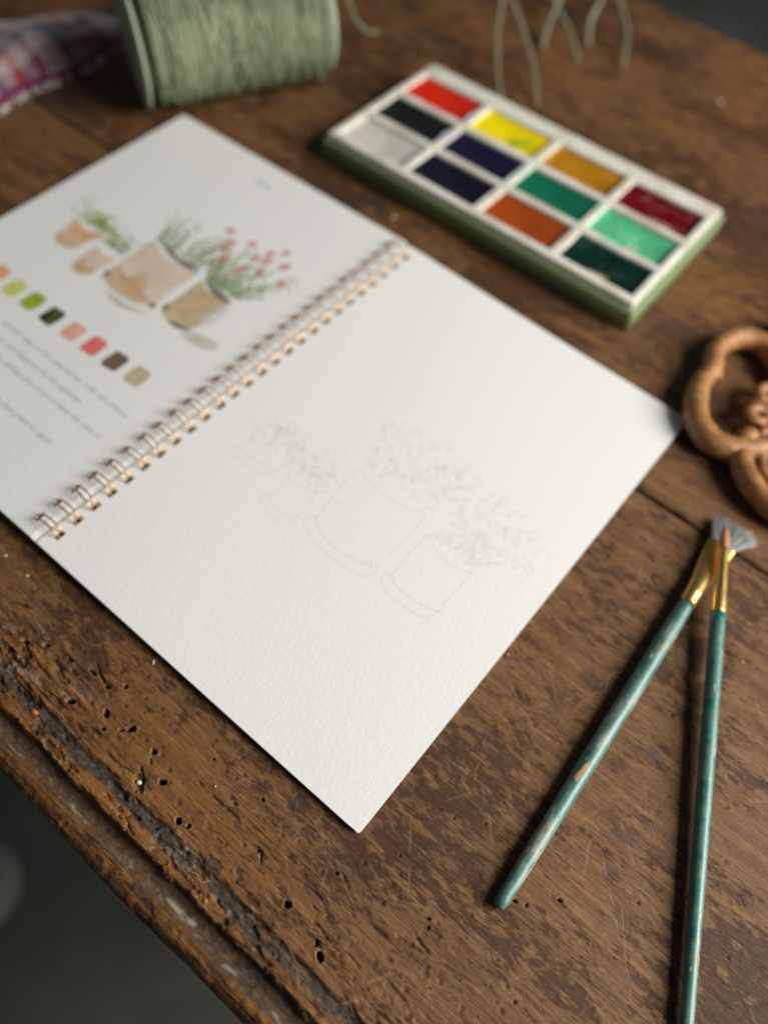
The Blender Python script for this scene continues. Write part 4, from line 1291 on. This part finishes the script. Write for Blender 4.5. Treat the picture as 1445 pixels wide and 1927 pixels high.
mb.add(*tube(catmull([e1, Vector((-131.5, 315, 34)) - B0, Vector((-130, 318, 27)) - B0, Vector((-130.4, 323.1, 18)) - B0, Vector((-131.4, 335.3, 6)) - B0, Vector((-133, 347, 1)) - B0], 8), 0.9, 6))
mb.build('twine_tail', M_twine, sp)

# loose ends of twine at the back of the table
M_strand = mat_simple('pale_green_twine', (0.27, 0.275, 0.18), 0.6, 0, 0.25, 300, 0.3)
ST = [([(-23, 353.9, 1.5), (-38, 370.9, 8), (-55, 381.4, 18), (-68.8, 387.3, 28), (-80, 394, 36), (-100, 400, 50)], 0.8, 'longest pale green twine end curving down behind the paint box'),
      ([(-31.7, 334.5, 1.5), (-46.3, 347.6, 8), (-60.3, 363, 17), (-73.1, 382.8, 28), (-79, 396, 36), (-90, 415, 48)], 0.8, 'leftmost loose green twine end arching to the table'),
      ([(-30.3, 408.1, 1.6), (-42.7, 417.7, 8), (-57.3, 422.1, 16), (-68, 421, 26), (-85, 418, 40)], 0.8, 'short green twine end with a bright tip, middle of the loose ends'),
      ([(-6.8, 420.3, 1.6), (-19.5, 443.1, 9), (-34.4, 453.4, 18), (-45, 455, 27), (-62, 452, 40)], 0.8, 'rightmost green twine end at the back of the table'),
      ([(-35.3, 427.5, 1.4), (-43.6, 440.8, 7), (-46, 453.2, 14), (-50, 462, 23), (-62, 470, 36)], 1.4, 'faint green twine end just left of the rightmost one'),
      ([(-53.2, 405, 1.3), (-59.5, 418.3, 6), (-63.5, 432.5, 12), (-70, 445, 20)], 1.2, 'thin short twine end between the longest one and the middle one')]
for P, r, lb in ST:
    x_, y_, z_ = P[-1]                       # beyond the picture each end arches over and comes down to the table
    P = P + [(x_ - 22, y_ + 10, z_ + 6), (x_ - 42, y_ + 20, max(z_ - 14, 10)), (x_ - 58, y_ + 27, 1.4)]
    mb = MB(); mb.add(*tube(catmull([Vector(p) for p in P], 8), r, 8))
    tag(mb.build('twine_end', M_strand), lb, 'twine', 'loose twine ends')

# ------------------------------------------------------------------ plaid cloth
k = NT('plaid_cloth')
def stripes(vec_scale, axis, stops):
    c_ = k.n('ShaderNodeTexCoord'); sx = k.n('ShaderNodeSeparateXYZ'); k.l(c_.outputs['Object'], sx.inputs[0])
    w = k.math('FRACT', k.math('MULTIPLY', sx.outputs[axis], vec_scale))
    r = k.n('ShaderNodeValToRGB'); r.color_ramp.interpolation = 'CONSTANT'
    el = r.color_ramp.elements
    while len(el) < len(stops): el.new(0.5)
    for e, (p, cc) in zip(el, stops): e.position = p; e.color = (*cc, 1)
    k.l(w, r.inputs['Fac']); return r.outputs['Color']
s1 = stripes(21, 0, [(0, (0.42, 0.36, 0.33)), (0.22, (0.36, 0.055, 0.05)), (0.38, (0.45, 0.40, 0.36)), (0.55, (0.07, 0.085, 0.20)), (0.66, (0.42, 0.37, 0.35)), (0.85, (0.22, 0.03, 0.08))])
s2 = stripes(24, 1, [(0, (0.46, 0.42, 0.39)), (0.3, (0.10, 0.11, 0.22)), (0.42, (0.44, 0.38, 0.34)), (0.6, (0.40, 0.07, 0.06)), (0.72, (0.40, 0.36, 0.34)), (0.9, (0.17, 0.04, 0.10))])
cn = k.noise(k.coord((900, 900, 900)), 1.0, 2)
k.set(color=k.mix(1.0, k.mix(k.ramp(cn, [(0.42, (0, 0, 0)), (0.58, (1, 1, 1))]), s1, s2), (0.80, 0.74, 0.76), 'MULTIPLY'), rough=0.95, spec=0.1, sheen=0.3)
k.bump(cn, 0.6, 0.0006)
M_plaid = k.m
cl = empty('plaid_cloth', (-228, 185, 0))
tag(cl, 'red, white and blue plaid cloth with a fringed edge beside the spool', 'cloth')
O = Vector((-228, 185, 0))
N1, N2 = 56, 70
vv = []; ff = []
for i in range(N1 + 1):
    u = i / N1
    for j in range(N2 + 1):
        w = j / N2
        near = Vector((-226 + 2.5 * math.sin(w * 11), 120 + 112 * w, 0)); far = Vector((-345 + 105 * w, 120 + 134 * w, 0))
        p = near.lerp(far, u)
        e = min(u * 90, (1 - u) * 70, (1 - w) * 90, w * 110 + 30)
        hgt = 2.2 + 9.5 * float(sstep(0, 16, e)) + 2.6 * float(sstep(4, 22, e)) * (math.sin(p.x / 7 + p.y / 16) + 0.8 * math.sin(p.y / 9 - p.x / 21))
        vv.append((p.x - O.x, p.y - O.y, hgt))
for i in range(N1):
    for j in range(N2):
        k0 = i * (N2 + 1) + j
        ff.append((k0, k0 + 1, k0 + N2 + 2, k0 + N2 + 1))
nv = len(vv)
vv += [(a, b, 0.25) for a, b, _ in vv]
ff += [tuple(q + nv for q in reversed(a)) for a in list(ff)]
bd = [j for j in range(N2 + 1)] + [i * (N2 + 1) + N2 for i in range(1, N1 + 1)] + [N1 * (N2 + 1) + j for j in range(N2 - 1, -1, -1)] + [i * (N2 + 1) for i in range(N1 - 1, 0, -1)]
for a, b in zip(bd, bd[1:] + bd[:1]): ff.append((b, a, a + nv, b + nv))
mb = MB(); mb.add(vv, ff); mb.build('fabric', M_plaid, cl)
M_hem = mat_simple('plum_hem', (0.16, 0.02, 0.075), 0.9, 0, 0.3, 500, 0.1)
mb = MB(); mb.add(*tube([Vector((-224.6 + 2.5 * math.sin(w * 11), 120 + 112 * w, 2.0)) - O for w in np.linspace(0, 1, 50)], 1.9, 8)); mb.build('hem', M_hem, cl)
M_fr = mat_simple('white_fringe', (0.55, 0.50, 0.47), 0.9, 0, 0.3, 300, 0.1)
mb = MB()
for i in range(75):
    w = rnd.random()
    b = Vector((-223.2 + 2.5 * math.sin(w * 11), 120 + 112 * w, 1.6)) - O
    mb.add(*tube([b, b + Vector((rnd.uniform(1.5, 3), rnd.gauss(0, .8), .3)), b + Vector((rnd.uniform(3, 6), rnd.gauss(0, 1.6), -0.9))], [.6, .5, .3], 5))
tag(mb.build('fringe', M_fr, cl), kind='stuff')

# ------------------------------------------------------------------ crumbs and flecks on the table
M_crumb = mat_simple('white_crumb', (0.70, 0.69, 0.66), 0.45, 0, 0.1, 900, 0.5)
M_orange = mat_simple('orange_fleck', (0.55, 0.14, 0.05), 0.5, 0, 0.1, 900, 0.5)


def crumb(x, y, z, sx, sy, sz, rot, label, mat=M_crumb):
    v = []; f = []
    n = 7
    for q, (t, zz) in enumerate(((0.9, 0.0), (1.0, 0.45), (0.55, 0.95))):
        for kk in range(n):
            a = 2 * math.pi * kk / n; r = t * rnd.uniform(.75, 1.15)
            v.append((math.cos(a) * r * sx, math.sin(a) * r * sy, zz * sz))
    for q in range(2):
        for kk in range(n): f.append((q * n + kk, q * n + (kk + 1) % n, (q + 1) * n + (kk + 1) % n, (q + 1) * n + kk))
    f.append(tuple(range(n - 1, -1, -1))); f.append(tuple(2 * n + kk for kk in range(n)))
    o = link('crumb', mesh('crumb', v, f, False), mat)
    o.location = Vector((x, y, z)) * MM; o.rotation_euler = (0, 0, rot)
    tag(o, label, 'crumb', 'crumbs on the table')


crumb(86.9, -31.5, -0.6, .9, .7, .8, .5, 'white chip in the dark hollow near the front edge')
crumb(61.4, -2.6, 0.2, 1.1, .28, .4, -.9, 'thin white sliver beside the lower edge of the notebook')
crumb(5.1, -9.6, 0.2, .9, .35, .4, .4, 'white sliver on the wood below the notebook spine')
crumb(-6.7, -9.5, 0.2, .5, .5, .4, 0, 'round white speck at the left edge, nearest the notebook spine')
crumb(213.4, 128.3, 0.2, .55, .3, .5, .6, 'small white crumb right of the brush handles')
crumb(149.6, 77.0, 0.2, .35, .3, .4, 0, 'tiny white speck at the right edge of the notebook')
crumb(-21.6, 225.5, 0.2, .9, .8, .8, 0, 'white speck between the notebook top and the paint box')
crumb(51.2, 432.8, 0.2, 1.2, 1.1, 1.0, 0, 'pale speck far behind the right end of the paint box')
crumb(-131.2, 229.7, 0.2, 1.1, 1.0, .8, 0, 'yellowish speck between the spool and the notebook corner', mat_simple('yellow_fleck', (0.42, 0.28, 0.03), .5))
crumb(45.5, -38.0, -0.7, 1.4, .9, .8, .3, 'orange fleck in the grooved front edge', M_orange)
crumb(105.5, -17.5, 0.2, .35, .3, .3, 0, 'tiny cream speck on the warm wood near the front edge')

M_hair = mat_simple('pale_hair', (0.42, 0.34, 0.24), 0.5)
for pts_, lb in (([(183.0, 97.5, .35), (181.0, 94.8, .5), (180.6, 91.6, .4), (181.8, 88.0, .35), (180.9, 85.6, .35)], 'single pale hair curling on the wood left of the fan brush handle'),
                 ([(116, -39.5, .3), (119, -38.2, .6), (121.5, -38.8, .5), (123.4, -37.0, .3)], 'pale fibre caught in the grooved front edge')):
    mb = MB(); mb.add(*tube(catmull([Vector(p) for p in pts_], 6), 0.09, 5)); tag(mb.build('hair', M_hair), lb, 'hair')

# ------------------------------------------------------------------ pale unidentified form on the floor, its shape guessed, cut by the left edge
M_pale = mat_simple('pale_matte', (0.50, 0.49, 0.44), 0.6, 0, 0.1, 20)
form = empty('pale_form', (-196, -208, -750))
tag(form, 'pale rounded jar on the dark floor, blurred at the lower left edge', 'form')
mb = MB(); mb.add(*lathe([(0.1, 0.3), (30, 0.3), (44, 8), (50, 24), (48, 40), (38, 50), (34, 54), (36, 57), (33, 57), (31, 50), (0.1, 46)], 40)); mb.build('body', M_pale, form)
